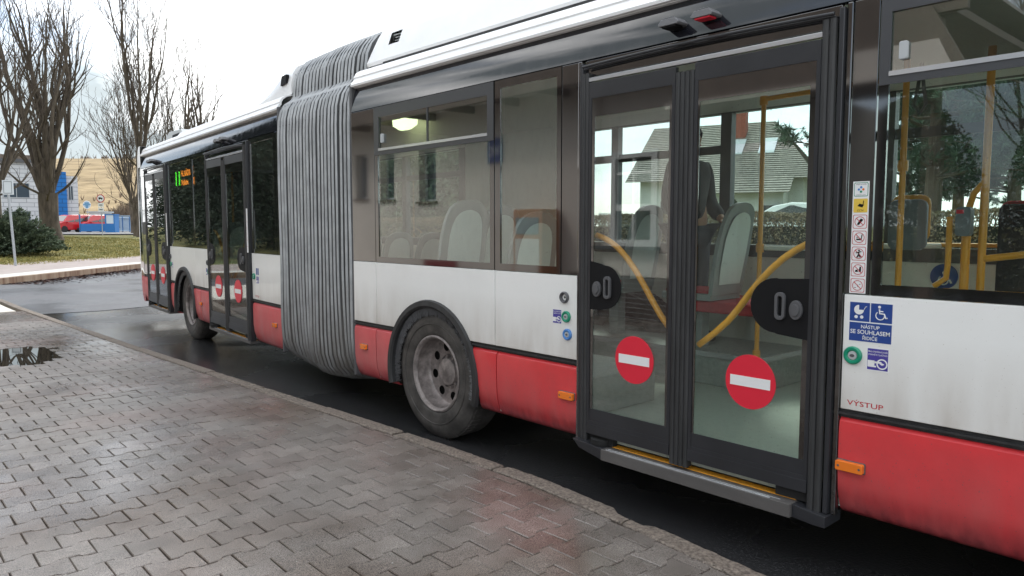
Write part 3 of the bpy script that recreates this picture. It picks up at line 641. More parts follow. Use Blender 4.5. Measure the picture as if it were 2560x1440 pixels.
# ---------------- doors
def door(x0, x1, T, zt=2.47, zb=.325, gl='glass', near=True, gz0=.455):
    d = MB(); y = -.03
    # coated jambs
    d.box(x0, x0+.022, y+.004, .03, zb-.02, zt-.02, 0); d.box(x1-.022, x1, y+.004, .03, zb-.02, zt-.02, 0)
    d.box(x0+.022, x1-.022, .0, .03, zt-.095, zt-.004, 1)
    # rain bar above the leaves
    n = 14; pts = [(x0+.035+(x1-x0-.07)*i/n, y-.012, zt-.045+.012*math.sin(PI*i/n)) for i in range(n+1)]
    d.tube(pts, .009, 8, 0); d.tube([(p[0], p[1]+.014, p[2]-.010) for p in pts], .006, 6, 0)
    # bright rail the leaves hang from
    d.box(x0+.05, x1-.05, y+.001, -.001, zt-.128, zt-.105, 2)
    dr = d.build('door', [M['frame'], M['black'], M['silver']], bus, T, bevel=.003)
    # fluted rubber posts
    xm = x0+(x1-x0)*.478
    def post(a, b, k, za, zb_):
        r = MB(); w_ = (b-a)/k
        for i in range(k): r.tube([(a+w_*(i+.5), y+.008, za), (a+w_*(i+.5), y+.008, zb_)], w_*.56, 10, 0)
        r.box(a+.002, b-.002, y+.008, .01, za, zb_); r.build('rubber_post', M['rubber'], dr, T)
    post(x0+.022, x0+.070, 2, zb, zt-.08); post(x1-.090, x1-.030, 2, zb-.02, zt-.06); post(xm-.058, xm+.050, 4, zb+.01, zt-.165)
    leaves = ((x0+.072, xm-.060, 1), (xm+.052, x1-.092, -1))
    for a, b, hd in leaves:
        f = MB(); f.ring(a, b, zb+.05, zt-.135, .018, y, -.004, 0, c=.075, d=.085); f.box(a, b, y-.004, y, zb+.05, zb+.105)
        f.box(a+.018, b-.018, y+.002, y+.004, zb+.125, zb+.195)
        lf = f.build('leaf', M['frame'], dr, T, bevel=.002)
        g = MB(); g.box(a+.018, b-.018, y+.008, y+.013, zb+.125, zt-.22); 
        # printed border of the glass
        bd = MB(); q = .022 if hd > 0 else .012; bd.ring(a+.018, b-.018, zb+.124, zt-.219, q, y+.0040, y+.0078, 0, b=.034-q+.004, c=.018, d=.10)
        bd.build('printed_border', M['black'], lf, T)
        go = g.build('door_glass', M['coated' if near and hd > 0 else gl], lf, T)
        cx_ = a+.018 if hd > 0 else b-.018; hz = 1.215 if hd > 0 else 1.195
        # black field round the release handle
        p = MB(); R_ = .135; xx = .10 if hd > 0 else .185
        if hd > 0: poly = [(cx_, hz-R_*.95), (cx_+xx-.02, hz-R_*.95)]+arc(cx_+xx, hz, R_*.9, -PI/2, PI/2, 14)+[(cx_+xx-.02, hz+R_*.95), (cx_, hz+R_*1.05)]
        else: poly = [(cx_, hz+R_*.95), (cx_-xx+.04, hz+R_*.9)]+arc(cx_-xx+.03, hz-.0, R_*.92, PI/2, PI*1.5, 14)+[(cx_-xx+.04, hz-R_*.95), (cx_, hz-R_*1.05)]
        p.prism(poly, y+.0025, y+.0075); p.build('handle_field', M['ink'], lf, T)
        u = MB(); hx = cx_+hd*.13; bx = cx_+hd*.055
        # recessed pull: rim with a dark slot
        o_ = rrect(hx-.024, hx+.024, hz-.062, hz+.062, .022); i_ = rrect(hx-.011, hx+.011, hz-.045, hz+.045, .010)
        k = len(o_); vs = [(p_[0], y-.012, p_[1]) for p_ in o_]+[(p_[0], y-.012, p_[1]) for p_ in i_]+[(p_[0], y+.003, p_[1]) for p_ in o_]+[(p_[0], y+.003, p_[1]) for p_ in i_]
        u.add(vs, [(j, (j+1) % k, k+(j+1) % k, k+j) for j in range(k)]+[(2*k+j, 2*k+(j+1) % k, (j+1) % k, j) for j in range(k)]+[(k+j, k+(j+1) % k, 3*k+(j+1) % k, 3*k+j) for j in range(k)])
        u.disc(bx, hz-.012, .030, y-.012, y+.003, 28, 0, .043); u.disc(bx, hz-.012, .020, y-.019, y-.011, 24, 0, .026)
        u.build('door_handle', M['grey'], lf, T, bevel=.002)
        # no entry disc
        cx2 = (a+b)/2+(.048 if hd > 0 else .022); cz2 = .838 if hd > 0 else .827; rr_ = .128
        s_ = MB(); s_.disc(cx2, cz2, rr_, y+.0028, y+.0072, 56, 0); s_.box(cx2-rr_*.80, cx2+rr_*.80, y+.0012, y+.003, cz2-.024, cz2+.024, 1)
        s_.build('no_entry_sign', [M['signred'], M['signwhite']], lf, T)
        # bowed grab bar inside the leaf
        if hd > 0: P_ = [(a+.0, 1.50), (a+.10, 1.475), (a+.22, 1.39), (a+.34, 1.24), (a+.45, 1.07), (b+.0, .965)]
        else: P_ = [(b-.0, 1.50), (b-.12, 1.455), (b-.24, 1.36), (b-.36, 1.22), (b-.44, 1.09), (a+.005, .955)]
        pts = []
        for i in range(len(P_)-1):
            for t in (0, .5):
                pts.append((P_[i][0]*(1-t)+P_[i+1][0]*t, .045, P_[i][1]*(1-t)+P_[i+1][1]*t))
        pts.append((P_[-1][0], .045, P_[-1][1]))
        # soften the polyline
        for _ in range(2): pts = [pts[0]]+[tuple((pts[i-1][k]+2*pts[i][k]+pts[i+1][k])/4 for k in range(3)) for i in range(1, len(pts)-1)]+[pts[-1]]
        h = MB(); h.tube(pts, .0165, 14); h.build('handrail', M['yellow'], lf, T)
        if near and hd < 0:
            t_ = MB(); t_.text('IVECO', b-.055, gz0+.052, .016, y+.0070, width=.032); t_.text('43R-0012', b-.055, gz0+.040, .008, y+.0070, width=.026); t_.ring(b-.075, b-.035, gz0+.026, gz0+.036, .002, y+.0068, y+.0072)
            t_.build('glass_mark', M['grey'], lf, T)
    # lower feet of the leaves and the step
    ft = MB(); ft.box(x0+.075, x0+.25, -.006, .03, zb+.0, zb+.05); ft.box(x1-.25, x1-.09, -.006, .03, zb, zb+.05); ft.box(x0+.1, x1-.1, .10, .13, zb, zb+.05)
    ft.lathe([(.0, -.03), (.055, -.03), (.06, -.02), (.06, .01), (.0, .01)], x0+.16, .0, 20, 0, zb+.02, ax='z')
    ft.build('leaf_foot', M['dark'], dr, T)
    st = MB(); a = x0+.22 if near else x0+.02; b = x1-.145 if near else x1-.01
    top = .318 if near else .315
    ey = -.075 if near else -.036; et = .060 if near else .035
    st.box(a, b, ey, .16, top-et, top, 0); st.box(a+.02, b-.01, .0, .05, top, top+.005, 2)
    st.box(a+.03, b-.10, ey+.006, ey+.016, top, top+.005, 1); st.box(a+.03, b-.06, ey+.028, ey+.034, top, top+.003, 1)
    st.build('step_sill', [M['sill'], M['silver'], M['yellow']], dr, T, bevel=.002)
    if near:
        e = MB(); e.prism([(x0-.0, .335), (x0+.05, .29), (x0+.22, top-.062), (x0+.22, top), (x0+.08, .33)], -.068, .1); e.build('step_end', M['frame'], dr, T, bevel=.003); e = MB(); e.prism([(x1-.145, top-.060), (x1-.05, .250), (x1+.006, .250), (x1+.006, .30), (x1-.145, top)], -.055, .1)
        e.build('step_end', M['frame'], dr, T, bevel=.003)
    return dr
def wheel(cx, cz, r, T, dish=.17, y0=.02, far=False):
    S = -1 if far else 1
    t = MB(); R = r; ri = .285
    prof = [(ri-.012, .030), (ri+.004, .012), (ri+.02, .006), (ri+.045, .004), (ri+.10, -.004), (R-.062, -.002), (R-.045, .006), (R-.022, .016), (R-.006, .030), (R, .050), (R, .245), (R-.02, .275), (R-.06, .285), (ri, .28)]
    t.lathe([(a, b*S) for a, b in prof], cx, cz, 72, 0, y0)
    # tread blocks at the shoulder
    for k in range(64):
        a = 2*PI*k/64; c, s_ = math.cos(a), math.sin(a); c2, s2 = math.cos(a+.055), math.sin(a+.055)
        vs = []
        for rr_ in (R-.012, R+.006):
            for (cc_, ss_) in ((c, s_), (c2, s2)):
                for yy in (.034 if rr_ < R else .045, .12): vs.append((cx+cc_*rr_, y0+yy*S, cz+ss_*rr_))
        t.add(vs, [(0, 1, 3, 2), (4, 6, 7, 5), (0, 4, 5, 1), (2, 3, 7, 6), (0, 2, 6, 4), (1, 5, 7, 3)])
    # raised sidewall ring
    t.lathe([(R-.110, -.003*S), (R-.108, -.0065*S), (R-.104, -.0065*S), (R-.102, -.003*S)], cx, cz, 72, 0, y0)
    wo = MB(); wo.lathe([(.02, .10*S), (.12, .10*S)], cx, cz, 8, 0, y0+.1*S)
    ty = t.build('tyre', M['tyre'], None, T); 
    w_ = bpy.data.objects.new('wheel', ty.data); COL.objects.unlink(ty); bpy.data.objects.remove(ty)
    link(w_, bus, T)
    rm = MB()
    rm.lathe([(a, b*S) for a, b in [(ri-.006, .028), (ri-.001, .010), (ri-.012, .004), (ri-.022, .010), (ri-.030, .030), (ri-.022, .05*min(1, dish/.1)), (ri-.026, dish*.55), (ri-.030, dish-.03), (ri-.036, dish-.008), (ri-.044, dish)]], cx, cz, 72, 0, y0)
    # disc with real hand holes
    bm = bmesh.new(); edges = []
    def loop(c0, c1, rr_, n):
        vv = [bm.verts.new((cx+c0+rr_*math.cos(2*PI*i/n), y0+dish*S, cz+c1+rr_*math.sin(2*PI*i/n))) for i in range(n)]
        return [bm.edges.new((vv[i], vv[(i+1) % n])) for i in range(n)]
    edges += loop(0, 0, ri-.0442, 72); edges += loop(0, 0, .128, 48)
    for k in range(8): a = 2*PI*(k+.28)/8; edges += loop(.186*math.cos(a), .186*math.sin(a), .034, 20)
    bmesh.ops.triangle_fill(bm, edges=edges, use_beauty=True, use_dissolve=False)
    rm.add([v.co for v in bm.verts], [tuple(l.vert.index for l in f.loops) for f in (bm.verts.index_update() or bm.faces)]); bm.free()
    rim_ = rm.build('rim', M['rim'], w_, T)
    hb = MB(); hb.lathe([(a, b*S) for a, b in [(.128, dish), (.124, dish+.012), (.105, dish+.014), (.10, dish-.03), (.07, dish-.045), (.001, dish-.05)]], cx, cz, 36, 0, y0)
    for k in range(10): a = 2*PI*(k+.75)/10; hb.lathe([(.001, (dish-.016)*S), (.011, (dish-.016)*S), (.013, (dish+.014)*S)], cx+.114*math.cos(a), cz+.114*math.sin(a), 6, 0, y0, smooth=False)
    hb.build('hub', M['rim'], w_, T)
    bk = MB(); bk.disc(cx, cz, ri, y0+(dish+.05)*S, y0+(dish+.06)*S, 40); bk.build('brake_drum', M['dark'], w_, T)
    return w_
def archtrim(cx, cz, R, T, z0=.33, half=True):
    mb = MB(); n = 34; a0 = math.asin(max(-1, (z0-cz)/R)); a1 = PI-a0; vs = []; fs = []
    P5 = [(R-.055, .03), (R-.055, -.014), (R-.040, -.026), (R-.004, -.022), (R+.003, .002)]
    for i in range(n+1):
        a = a0+(a1-a0)*i/n
        for rr_, y in P5: vs.append((cx+rr_*math.cos(a), y, cz+rr_*math.sin(a)))
        if i:
            for k in range(4): q = (i-1)*5+k; fs.append((q, q+1, q+6, q+5))
    fs += [tuple(range(5)), tuple(n*5+k for k in reversed(range(5)))]
    mb.add(vs, fs, 0, True); o = mb.build('wheel_arch', M['rubber'], bus, T)
    # brush fringe and dark well
    b = MB(); random.seed(3)
    for k in range(1500):
        a = a0+(a1-a0)*random.random(); l = random.uniform(.03, .075); R2 = R-.050; da = random.uniform(-.02, .02)
        b.tube([(cx+R2*math.cos(a), .014+random.uniform(0, .012), cz+R2*math.sin(a)), (cx+(R2-l)*math.cos(a+da), .012+random.uniform(0, .02), cz+(R2-l)*math.sin(a+da))], [.0035, .0015], 3, cap=False)
    b.build('brush_fringe', M['grey'], o, T)
    wl = MB(); vs = []; fs = []
    for i in range(n+1):
        a = a0+(a1-a0)*i/n
        for y in (.02, .75): vs.append((cx+(R-.02)*math.cos(a), y, cz+(R-.02)*math.sin(a)))
        if i: q = (i-1)*2; fs.append((q, q+1, q+3, q+2))
    vs2 = [(cx, .75, cz+.0)]; wl.add(vs, fs, 0, True); wl.add([vs[2*i+1] for i in range(n+1)], [tuple(range(n+1))]); wl.build('wheel_well', M['dark'], o, T)
def button(x, z, T, m, r=.033):
    b = MB(); b.lathe([(r, .0), (r, -.008), (r*.86, -.014), (r*.62, -.013), (r*.50, -.008)], x, z, 36, 0, 0); b.lathe([(r*.50, -.0075), (r*.46, -.0105), (.0005, -.0115)], x, z, 28, 1, 0)
    b.disc(x, z, r*.26, -.0125, -.0112, 20, 2, r*.17)
    b.build('door_button', [m, M['lgrey'], M['grey']], bus, T)
def loudspk(x, z, T):
    b = MB(); b.lathe([(.034, 0), (.034, -.012), (.029, -.018), (.023, -.014), (.018, .0), (.012, .006)], x, z, 36, 0, 0); b.lathe([(.012, .006), (.007, .0), (.0005, -.002)], x, z, 20, 1, 0); b.build('outside_speaker', [M['grey'], M['ink']], bus, T)
def presssticker(x, z, T, w_=.083, h=.092):
    y = -.0008; b = MB(); b.box(x-w_/2, x+w_/2, y, .0, z-h/2, z+h/2, 0); b.box(x-w_/2+.004, x+w_/2-.004, y-.0004, y-.0001, z-h/2+.004, z+h/2-.004, 1)
    o = b.build('button_sticker', [M['signwhite'], M['signviolet']], bus, T)
    t = MB(); yy = y-.0008; t.text('PRO OTEVŘENÍ DVEŘÍ', x, z+h*.30, .0085, yy, width=w_*.86, bold=.01); t.text('STISKNĚTE TLAČÍTKO', x, z+h*.17, .0085, yy, width=w_*.84, bold=.01)
    cx_, cz_ = x+w_*.20, z-h*.18; k = 28; ro, ri_ = w_*.245, w_*.185
    vs = [(cx_+rr*math.cos(2*PI*j/k), yy, cz_+rr*math.sin(2*PI*j/k)) for rr in (ro, ri_) for j in range(k)]; t.add(vs, [(j, (j+1) % k, k+(j+1) % k, k+j) for j in range(k)])
    # hand pointing at the button
    hx = x-w_*.44; t.box(hx, x-w_*.13, yy-.0001, yy, cz_-h*.13, cz_+h*.13); t.prism(rrect(x-w_*.16, cx_-w_*.02, cz_+h*.02, cz_+h*.10, .003), yy-.0001, yy); t.prism(rrect(hx, x-w_*.05, cz_-h*.16, cz_-h*.09, .003), yy-.00015, yy)
    t.prism([(cx_-.010, cz_), (cx_, cz_-.005), (cx_+.010, cz_), (cx_, cz_+.005)], yy-.0001, yy)
    t.build('lettering', M['signwhite'], o, T)
def camera_pod(x, z, T, m):
    b = MB(); vs = []
    b.prism([(x-.054, z-.014), (x+.054, z-.014), (x+.061, z-.004), (x+.040, z+.018), (x-.040, z+.018), (x-.061, z-.004)], -.075, .012, 0)
    for k in range(4): b.box(x-.03+k*.018, x-.022+k*.018, -.075, -.01, z+.019, z+.024, 0)
    o = b.build('lamp_pod', [M['pod']], bus, T, bevel=.006)
    l = MB(); l.disc(x, z-.012, .052, -.07, -.0, 4) if 0 else l.prism(rrect(x-.043, x+.043, z-.023, z-.012, .005), -.068, -.01); l.build('lamp_lens', m, o, T, bevel=.004)

# ---------------- near (tractor) section, local = world
XE = 5.6    # front end of the bus, out of the picture
WX, WZ, WR = -4.345, .475, .475
ARCX, ARCR = -4.345, .545
fa = lambda sgn: (lambda z: ARCX+sgn*math.sqrt(max(0, ARCR**2-(z-.47)**2)))
section_shell(-5.42, XE, T0, gaps=[(-4.81, -3.88), (-2.87, -1.40), (1.89, 2.81), (3.33, 4.75)])
side(-5.42, -5.072, T0)
pl = [(-5.068, .775)]+[(ARCX-math.sqrt(ARCR**2-(.775-.47)**2), .775)]
a0 = math.asin((.775-.47)/ARCR); pl += arc(ARCX, .47, ARCR, PI-a0, a0, 22)[1:]+[(-3.632, .775), (-3.632, 1.265), (-5.068, 1.265)]
side(0, 0, T0, pl); side(-3.628, -2.895, T0)
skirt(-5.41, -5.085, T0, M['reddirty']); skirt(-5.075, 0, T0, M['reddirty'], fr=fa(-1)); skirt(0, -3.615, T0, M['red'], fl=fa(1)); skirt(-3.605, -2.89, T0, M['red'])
marker(-5.25, .572, T0, .09); marker(-2.968, .556, T0)
archtrim(ARCX, .47, ARCR+.004, T0)
wheel(WX, WZ, WR, T0, dish=.145, y0=.030)
wheel(WX, WZ, WR, T0, dish=.03, y0=2.47, far=True)
blackpanel(-5.42, -5.07, T0)
window(-5.068, -3.632, T0, gl='coated', vent=(-5.0, -3.695, 2.135, 2.39, -4.36))
window(-3.628, -3.035, T0, l=.050, r=.035, gl='coated')
blackpanel(-3.033, -2.875, T0)
for a, b in ((-2.90, -2.872), (-1.395, -1.372)): mb = MB(); mb.box(a, b, -.006, .03, .30, 2.468); mb.build('door_pillar', M['black'], bus, T0, bevel=.004)
door(-2.868, -1.398, T0)
side(-1.37, 1.15, T0); side(1.15, XE-.45, T0) if 0 else None
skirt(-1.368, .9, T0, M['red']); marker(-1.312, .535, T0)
blackpanel(-1.370, -1.265, T0)
window(-1.263, .25, T0, l=.040, vent=(-1.222, .21, 2.148, 2.395, -.45))
window(.252, 1.70, T0, vent=(.30, 1.65, 2.148, 2.395, .95))
# front part beyond the picture: axle, first door, windscreen
AX2 = 2.35; fa2 = lambda s_: (lambda z: AX2+s_*math.sqrt(max(0, ARCR**2-(z-.47)**2)))
pl = [(1.152, .775)]+[(AX2-math.sqrt(ARCR**2-.305**2), .775)]+arc(AX2, .47, ARCR, PI-a0, a0, 22)[1:]+[(3.30, .775), (3.30, 1.265), (1.152, 1.265)]
side(0, 0, T0, pl); skirt(.905, 0, T0, M['red'], fr=fa2(-1)); skirt(0, 3.28, T0, M['red'], fl=fa2(1)); archtrim(AX2, .47, ARCR+.004, T0); wheel(AX2, WZ, WR, T0, dish=.03, y0=.055); wheel(AX2, WZ, WR, T0, dish=.03, y0=2.47, far=True)
window(1.702, 3.31, T0); door(3.33, 4.75, T0)
mb = MB(); pts = [(4.77, 0), (5.2, 0), (5.5, .06), (5.6, .3), (5.62, 1.25), (5.6, 2.2), (5.5, 2.44), (4.77, 2.5)]
def ploft(mb, pts, z0, z1, m=0, cap=True):
    n = len(pts); vs = [(x, y, z0) for x, y in pts]+[(x, y, z1) for x, y in pts]; mb.add(vs, [(i, i+1, n+i+1, n+i) for i in range(n-1)], m, True)
    if cap: mb.add(vs, [tuple(range(n, 2*n)), tuple(reversed(range(n)))], m)
ploft(mb, pts, .28, .74, 0); ploft(mb, pts, .745, 1.2, 1); ploft(mb, pts, 1.2, 2.67, 2); ploft(mb, pts, 2.67, 2.85, 1); mb.build('front_end', [M['red'], M['white'], M['black'], M['roofwhite']], bus, T0)
for x, z in ((-3.0, 1.135),): loudspk(x, z, T0)
button(-2.985, 1.022, T0, M['greenb'], .034); button(-2.975, .918, T0, M['blueb'], .034)
presssticker(-3.062, 1.017, T0, .076, .088)
camera_pod(-2.245, 2.545, T0, M['ink']); camera_pod(-2.055, 2.548, T0, M['signred'])
# boarding stickers on the white panel right of the door
def blue_stickers(x0, z1, T, w_=.176, h=.168):
    y = -.0008; b = MB(); b.box(x0, x0+w_, y, 0, z1-h, z1, 0)
    g = .006; hm = z1-h*.50; xm = x0+w_*.49
    b.box(x0+.003, xm-.002, y-.0004, y-.0001, hm+.002, z1-.003, 1); b.box(xm+.002, x0+w_-.003, y-.0004, y-.0001, hm+.002, z1-.003, 1); b.box(x0+.003, x0+w_-.003, y-.0004, y-.0001, z1-h+.003, hm-.003, 1)
    o = b.build('boarding_sticker', [M['signwhite'], M['signblue']], bus, T)
    t = MB(); yy = y-.0009; ty = yy+.0002
    # pram
    cx_, cz_ = x0+w_*.23, z1-h*.20; r = .020
    t.prism([(cx_, cz_)]+arc(cx_, cz_, r, PI/2, 2*PI, 20), yy, ty); t.disc(cx_-.011, cz_-.030, .007, yy, ty, 16); t.disc(cx_+.012, cz_-.030, .007, yy, ty, 16)
    t.tube([(cx_+r, yy, cz_+.001), (cx_+r+.007, yy, cz_+.014), (cx_+r+.012, yy, cz_+.014)], .0014, 4)
    # wheelchair user
    wx_, wz_ = x0+w_*.74, z1-h*.26
    t.disc(wx_-.008, wz_+.027, .0058, yy, ty, 16); t.tube([(wx_-.008, yy, wz_+.018), (wx_-.006, yy, wz_+.000), (wx_+.012, yy, wz_-.001), (wx_+.018, yy, wz_-.018), (wx_+.025, yy, wz_-.016)], .0030, 6); t.tube([(wx_-.007, yy, wz_+.010), (wx_+.008, yy, wz_+.009)], .0022, 5)
    t.tube([(wx_-.004+.017*math.cos(a), yy, wz_-.008+.017*math.sin(a)) for a in [math.radians(130)+math.radians(235)*i/16 for i in range(17)]], .0022, 5)
    t.text('NÁSTUP', x0+w_/2, z1-h*.655, .020, yy, width=w_*.42, bold=.012); t.text('SE SOUHLASEM', x0+w_/2, z1-h*.795, .024, yy, width=w_*.90, bold=.014); t.text('ŘIDIČE', x0+w_/2, z1-h*.935, .020, yy, width=w_*.34, bold=.012)
    t.build('lettering', M['signwhite'], o, T)
blue_stickers(-1.345, 1.238, T0); button(-1.322, 1.010, T0, M['greenb'], .038); presssticker(-1.222, 1.004, T0, .090, .096)
mb = MB(); mb.text('VÝSTUP', -1.266, .797, .030, -.0007, width=.148, bold=.008); mb.build('exit_lettering', M['redink'], bus, T0)
# strip of pictograms beside the window
mb = MB(); z0, z1 = 1.272, 1.735; mb.box(-1.348, -1.282, -.0010, -.0002, z0, z1); so = mb.build('pictogram_strip', M['signwhite'], bus, T0)
hh = (z1-z0)/7; random.seed(11)
for k in range(7):
    cx_, cz_ = -1.315, z1-hh*(k+.5); s_ = .0285; yy = -.0014
    col = {0: M['greenb'], 1: M['signyellow']}.get(k, M['redink']); t = MB()
    if k == 1: t.prism(rrect(cx_-s_, cx_+s_, cz_-s_, cz_+s_, .004), yy-.0002, yy, 0)
    else:
        o_ = rrect(cx_-s_, cx_+s_, cz_-s_, cz_+s_, .006); i_ = rrect(cx_-s_+.0022, cx_+s_-.0022, cz_-s_+.0022, cz_+s_-.0022, .005); n = len(o_)
        t.add([(p[0], yy, p[1]) for p in o_+i_], [(j, (j+1) % n, n+(j+1) % n, n+j) for j in range(n)], 0)
    D = yy-.0006
    if k == 0:
        for (dx, dz, mm) in ((0, .009, 3), (0, -.009, 0), (.009, 0, 2), (-.009, 0, 3)): t.disc(cx_+dx, cz_+dz, .0048, D, yy, 10, mm)
        t.text('VÍTEJTE VE VOZE', cx_, cz_+.019, .006, D, 1, width=.042); t.text('DOPRAVNÍ PODNIK', cx_, cz_-.024, .004, D, 1, width=.040)
    elif k == 1:
        t.prism([(cx_-.013, cz_-.002), (cx_+.008, cz_-.008), (cx_+.014, cz_+.003), (cx_-.004, cz_+.008)], D, yy-.0003, 1); t.tube([(cx_+.010, D, cz_+.002), (cx_+.012, D, cz_+.020)], .0016, 4, 1); t.text('CCTV', cx_, cz_-.024, .011, D, 1, width=.026, bold=.01)
    else:
        if k == 2: t.prism([(cx_-.012, cz_-.012), (cx_-.004, cz_-.014), (cx_+.014, cz_+.008), (cx_+.004, cz_+.013), (cx_-.004, cz_+.004)], D+.0002, yy, 1)
        if k == 3: t.box(cx_-.012, cx_+.010, D+.0002, yy, cz_-.010, cz_-.004, 1); t.prism([(cx_+.006, cz_-.004), (cx_+.010, cz_-.004), (cx_+.013, cz_+.013), (cx_+.009, cz_+.013)], D+.0002, yy, 1); t.box(cx_-.012, cx_-.001, D+.0002, yy, cz_+.000, cz_+.003, 1)
        if k == 4: t.disc(cx_+.001, cz_+.013, .0038, D+.0002, yy, 10, 1); t.tube([(cx_-.011, D, cz_+.003), (cx_, D, cz_+.006), (cx_+.011, D, cz_+.009)], .0018, 4, 1); t.tube([(cx_, D, cz_+.008), (cx_, D, cz_-.004), (cx_-.007, D, cz_-.016)], .0026, 4, 1); t.tube([(cx_, D, cz_-.004), (cx_+.008, D, cz_-.015)], .0024, 4, 1)
        if k == 5: t.prism([(cx_+.002, cz_-.010), (cx_+.012, cz_-.010), (cx_+.012, cz_+.012), (cx_+.006, cz_+.012)], D+.0002, yy, 1); t.prism([(cx_-.013, cz_-.010), (cx_, cz_-.010), (cx_-.002, cz_+.000), (cx_-.011, cz_-.002)], D+.0002, yy, 1)
        if k == 6: t.box(cx_-.013, cx_-.006, D+.0002, yy, cz_-.010, cz_-.008, 1); t.box(cx_, cx_+.002, D+.0002, yy, cz_-.006, cz_+.003, 1); t.box(cx_+.006, cx_+.012, D+.0002, yy, cz_+.004, cz_+.006, 1)
        n = 28; R0_, R1_ = .0215, .0190; t.add([(cx_+rr*math.cos(2*PI*j/n), D, cz_+rr*math.sin(2*PI*j/n)) for rr in (R0_, R1_) for j in range(n)], [(j, (j+1) % n, n+(j+1) % n, n+j) for j in range(n)], 0)
        t.prism([(cx_-.0145, cz_+.0125), (cx_-.0125, cz_+.0145), (cx_+.0145, cz_-.0125), (cx_+.0125, cz_-.0145)], D-.0002, D)
    t.build('pictogram', [col, M['ink'], M['amber'], M['blueb']], so, T0)
# lighter moulded cover over the roof equipment, with the grab hole at its end
FP = [(.175, 2.858), (.165, 2.885), (.195, 2.97), (.24, 3.09), (.30, 3.20), (.37, 3.28), (.50, 3.34), (1.25, 3.36)]
def roofcover(T, x0, x1, hole, top=1.0, slope=.3):
    mb = MB(); P = [(y, 2.858+(z-2.858)*top) for y, z in FP]; P2 = P+[(2.5-y, z) for y, z in reversed(P[:-1])]; n = len(P2)
    hx0, hx1, hz0, hz1 = hole
    xs = [x0, hx0, hx1, x1]; zs = None
    # longitudinal stations; the end leans back with height
    def X(i, z): return xs[i]+(slope*(z-2.858) if i == 0 else 0) if xs[i] == x0 else xs[i]
    vs = []
    # refine the profile so the hole falls on profile rows
    rows = sorted(set([round(z, 4) for y, z in P]+[hz0, hz1])); yy = lambda z: next((a[0]+(b[0]-a[0])*(z-a[1])/(b[1]-a[1]) for a, b in zip(P, P[1:]) if a[1] <= z <= b[1]+1e-6), P[-1][0])
    R_ = [(yy(z), z) for z in rows if z < P[-1][1]]+[P[-1]]; k = len(R_)
    for i in range(4):
        for y, z in R_: vs.append((X(i, z), y, z))
    fs = []
    for i in range(3):
        for j in range(k-1):
            if i == 1 and R_[j][1] >= hz0-1e-4 and R_[j+1][1] <= hz1+1e-4: continue
            fs.append((i*k+j, (i+1)*k+j, (i+1)*k+j+1, i*k+j+1))
    q = len(vs); vs2 = [(v[0], 2.5-v[1], v[2]) for v in vs]
    mb.add(vs+vs2, fs+[tuple(q+a for a in reversed(f)) for f in fs if f], 0, True)
    mb.add([(X(0, z), y, z) for y, z in R_]+[(X(0, z), 2.5-y, z) for y, z in reversed(R_)], [tuple(range(2*k))], 0)
    mb.add([(x1, y, z) for y, z in R_]+[(x1, 2.5-y, z) for y, z in reversed(R_)], [tuple(range(2*k))], 0)
    o = mb.build('roof_cover', M['roofwhite'], bus, T)
    d = MB(); d.box(x0+.25, x1-.06, .20, 2.30, 2.835, 2.86); d.box(hx0-.02, hx1+.02, .33, .36, hz0-.05, hz1+.05)
    for kk in range(3): d.tube([(hx0+.03, .24, hz0+.03+kk*.022), (hx1+.06, .26, hz0+.035+kk*.022)], .005, 6, 1)
    d.tube([(hx0+.02, .25, hz0), (hx0+.045, .25, hz0+.05), (hx0+.03, .27, hz1)], .018, 8, 0)
    d.build('roof_equipment', [M['ink'], M['lgrey']], o, T)
    return o
roofcover(T0, -5.44, 3.6, (-5.17, -5.02, 3.00, 3.10))
mb = MB(); mb.box(-5.2, 3.6, .172, .19, 2.834, 2.870); mb.build('cover_gap_strip', M['rubber'], bus, T0)  # dark strip stands in for the shaded gap below the roof cover
# interior of the near section
inner(-5.40, 4.76, T0, [(-5.25, -4.72), (-4.64, -3.52), (-3.42, -2.19), (-2.12, -.72), (-.62, .85), (.95, 2.4)], wells=[(-5.0, -3.7), (1.75, 2.95)], nobar=[(-3.42, -2.19)])
underbody([(-5.3, -4.95), (-3.72, 1.75), (2.95, 5.5)], T0)
mb = MB(); mb.box(-5.35, -2.67, 1.65, 2.43, .361, .61); mb.box(-5.35, -5.02, .10, .95, .361, .61); mb.box(-3.68, -3.05, .10, .95, .361, .61); mb.box(-5.02, -3.68, .79, .95, .361, .61); mb.box(-5.0, -3.7, .06, .95, 1.03, 1.06)
po = mb.build('seat_podium', M['podium'], bus, T0, bevel=.01); e = MB(); e.box(-5.35, -2.655, 1.635, 1.652, .575, .615); e.box(-2.672, -2.655, 1.652, 2.43, .575, .615); e.build('step_edge', M['silver'], po, T0)
for (x, y, z, f_) in ((-4.54, .40, .63, 1), (-3.78, .40, .53, 1), (-4.66, .85, .60, 1), (-3.90, .85, .50, 1), (-3.12, 1.88, .61, 1), (-4.0, 1.92, .61, 1), (-4.8, 1.92, .61, 1)): seat(x, y, T0, z, f_)
mb = MB(); mb.box(-3.35, -2.75, 1.68, 2.36, .90, .985); mb.build('bench_cushion', M['seatred'], bus, T0, bevel=.02)
rail([(-2.68, 1.62, .61), (-2.675, 1.62, 1.5), (-2.675, 1.62, 2.44)], T0, joints=[(-2.68, 1.62, .65), (-2.675, 1.62, 1.40), (-2.675, 1.62, 2.41)])
rail([(-2.675, 1.62, 2.42), (-1.9, 1.60, 2.43), (-.6, 1.6, 2.43)], T0)
rail([(-2.65, 1.64, 1.40), (-2.45, 1.66, 1.40), (-2.0, 2.0, 1.42), (-1.75, 2.30, 1.42)], T0, r=.0165, m='lining')
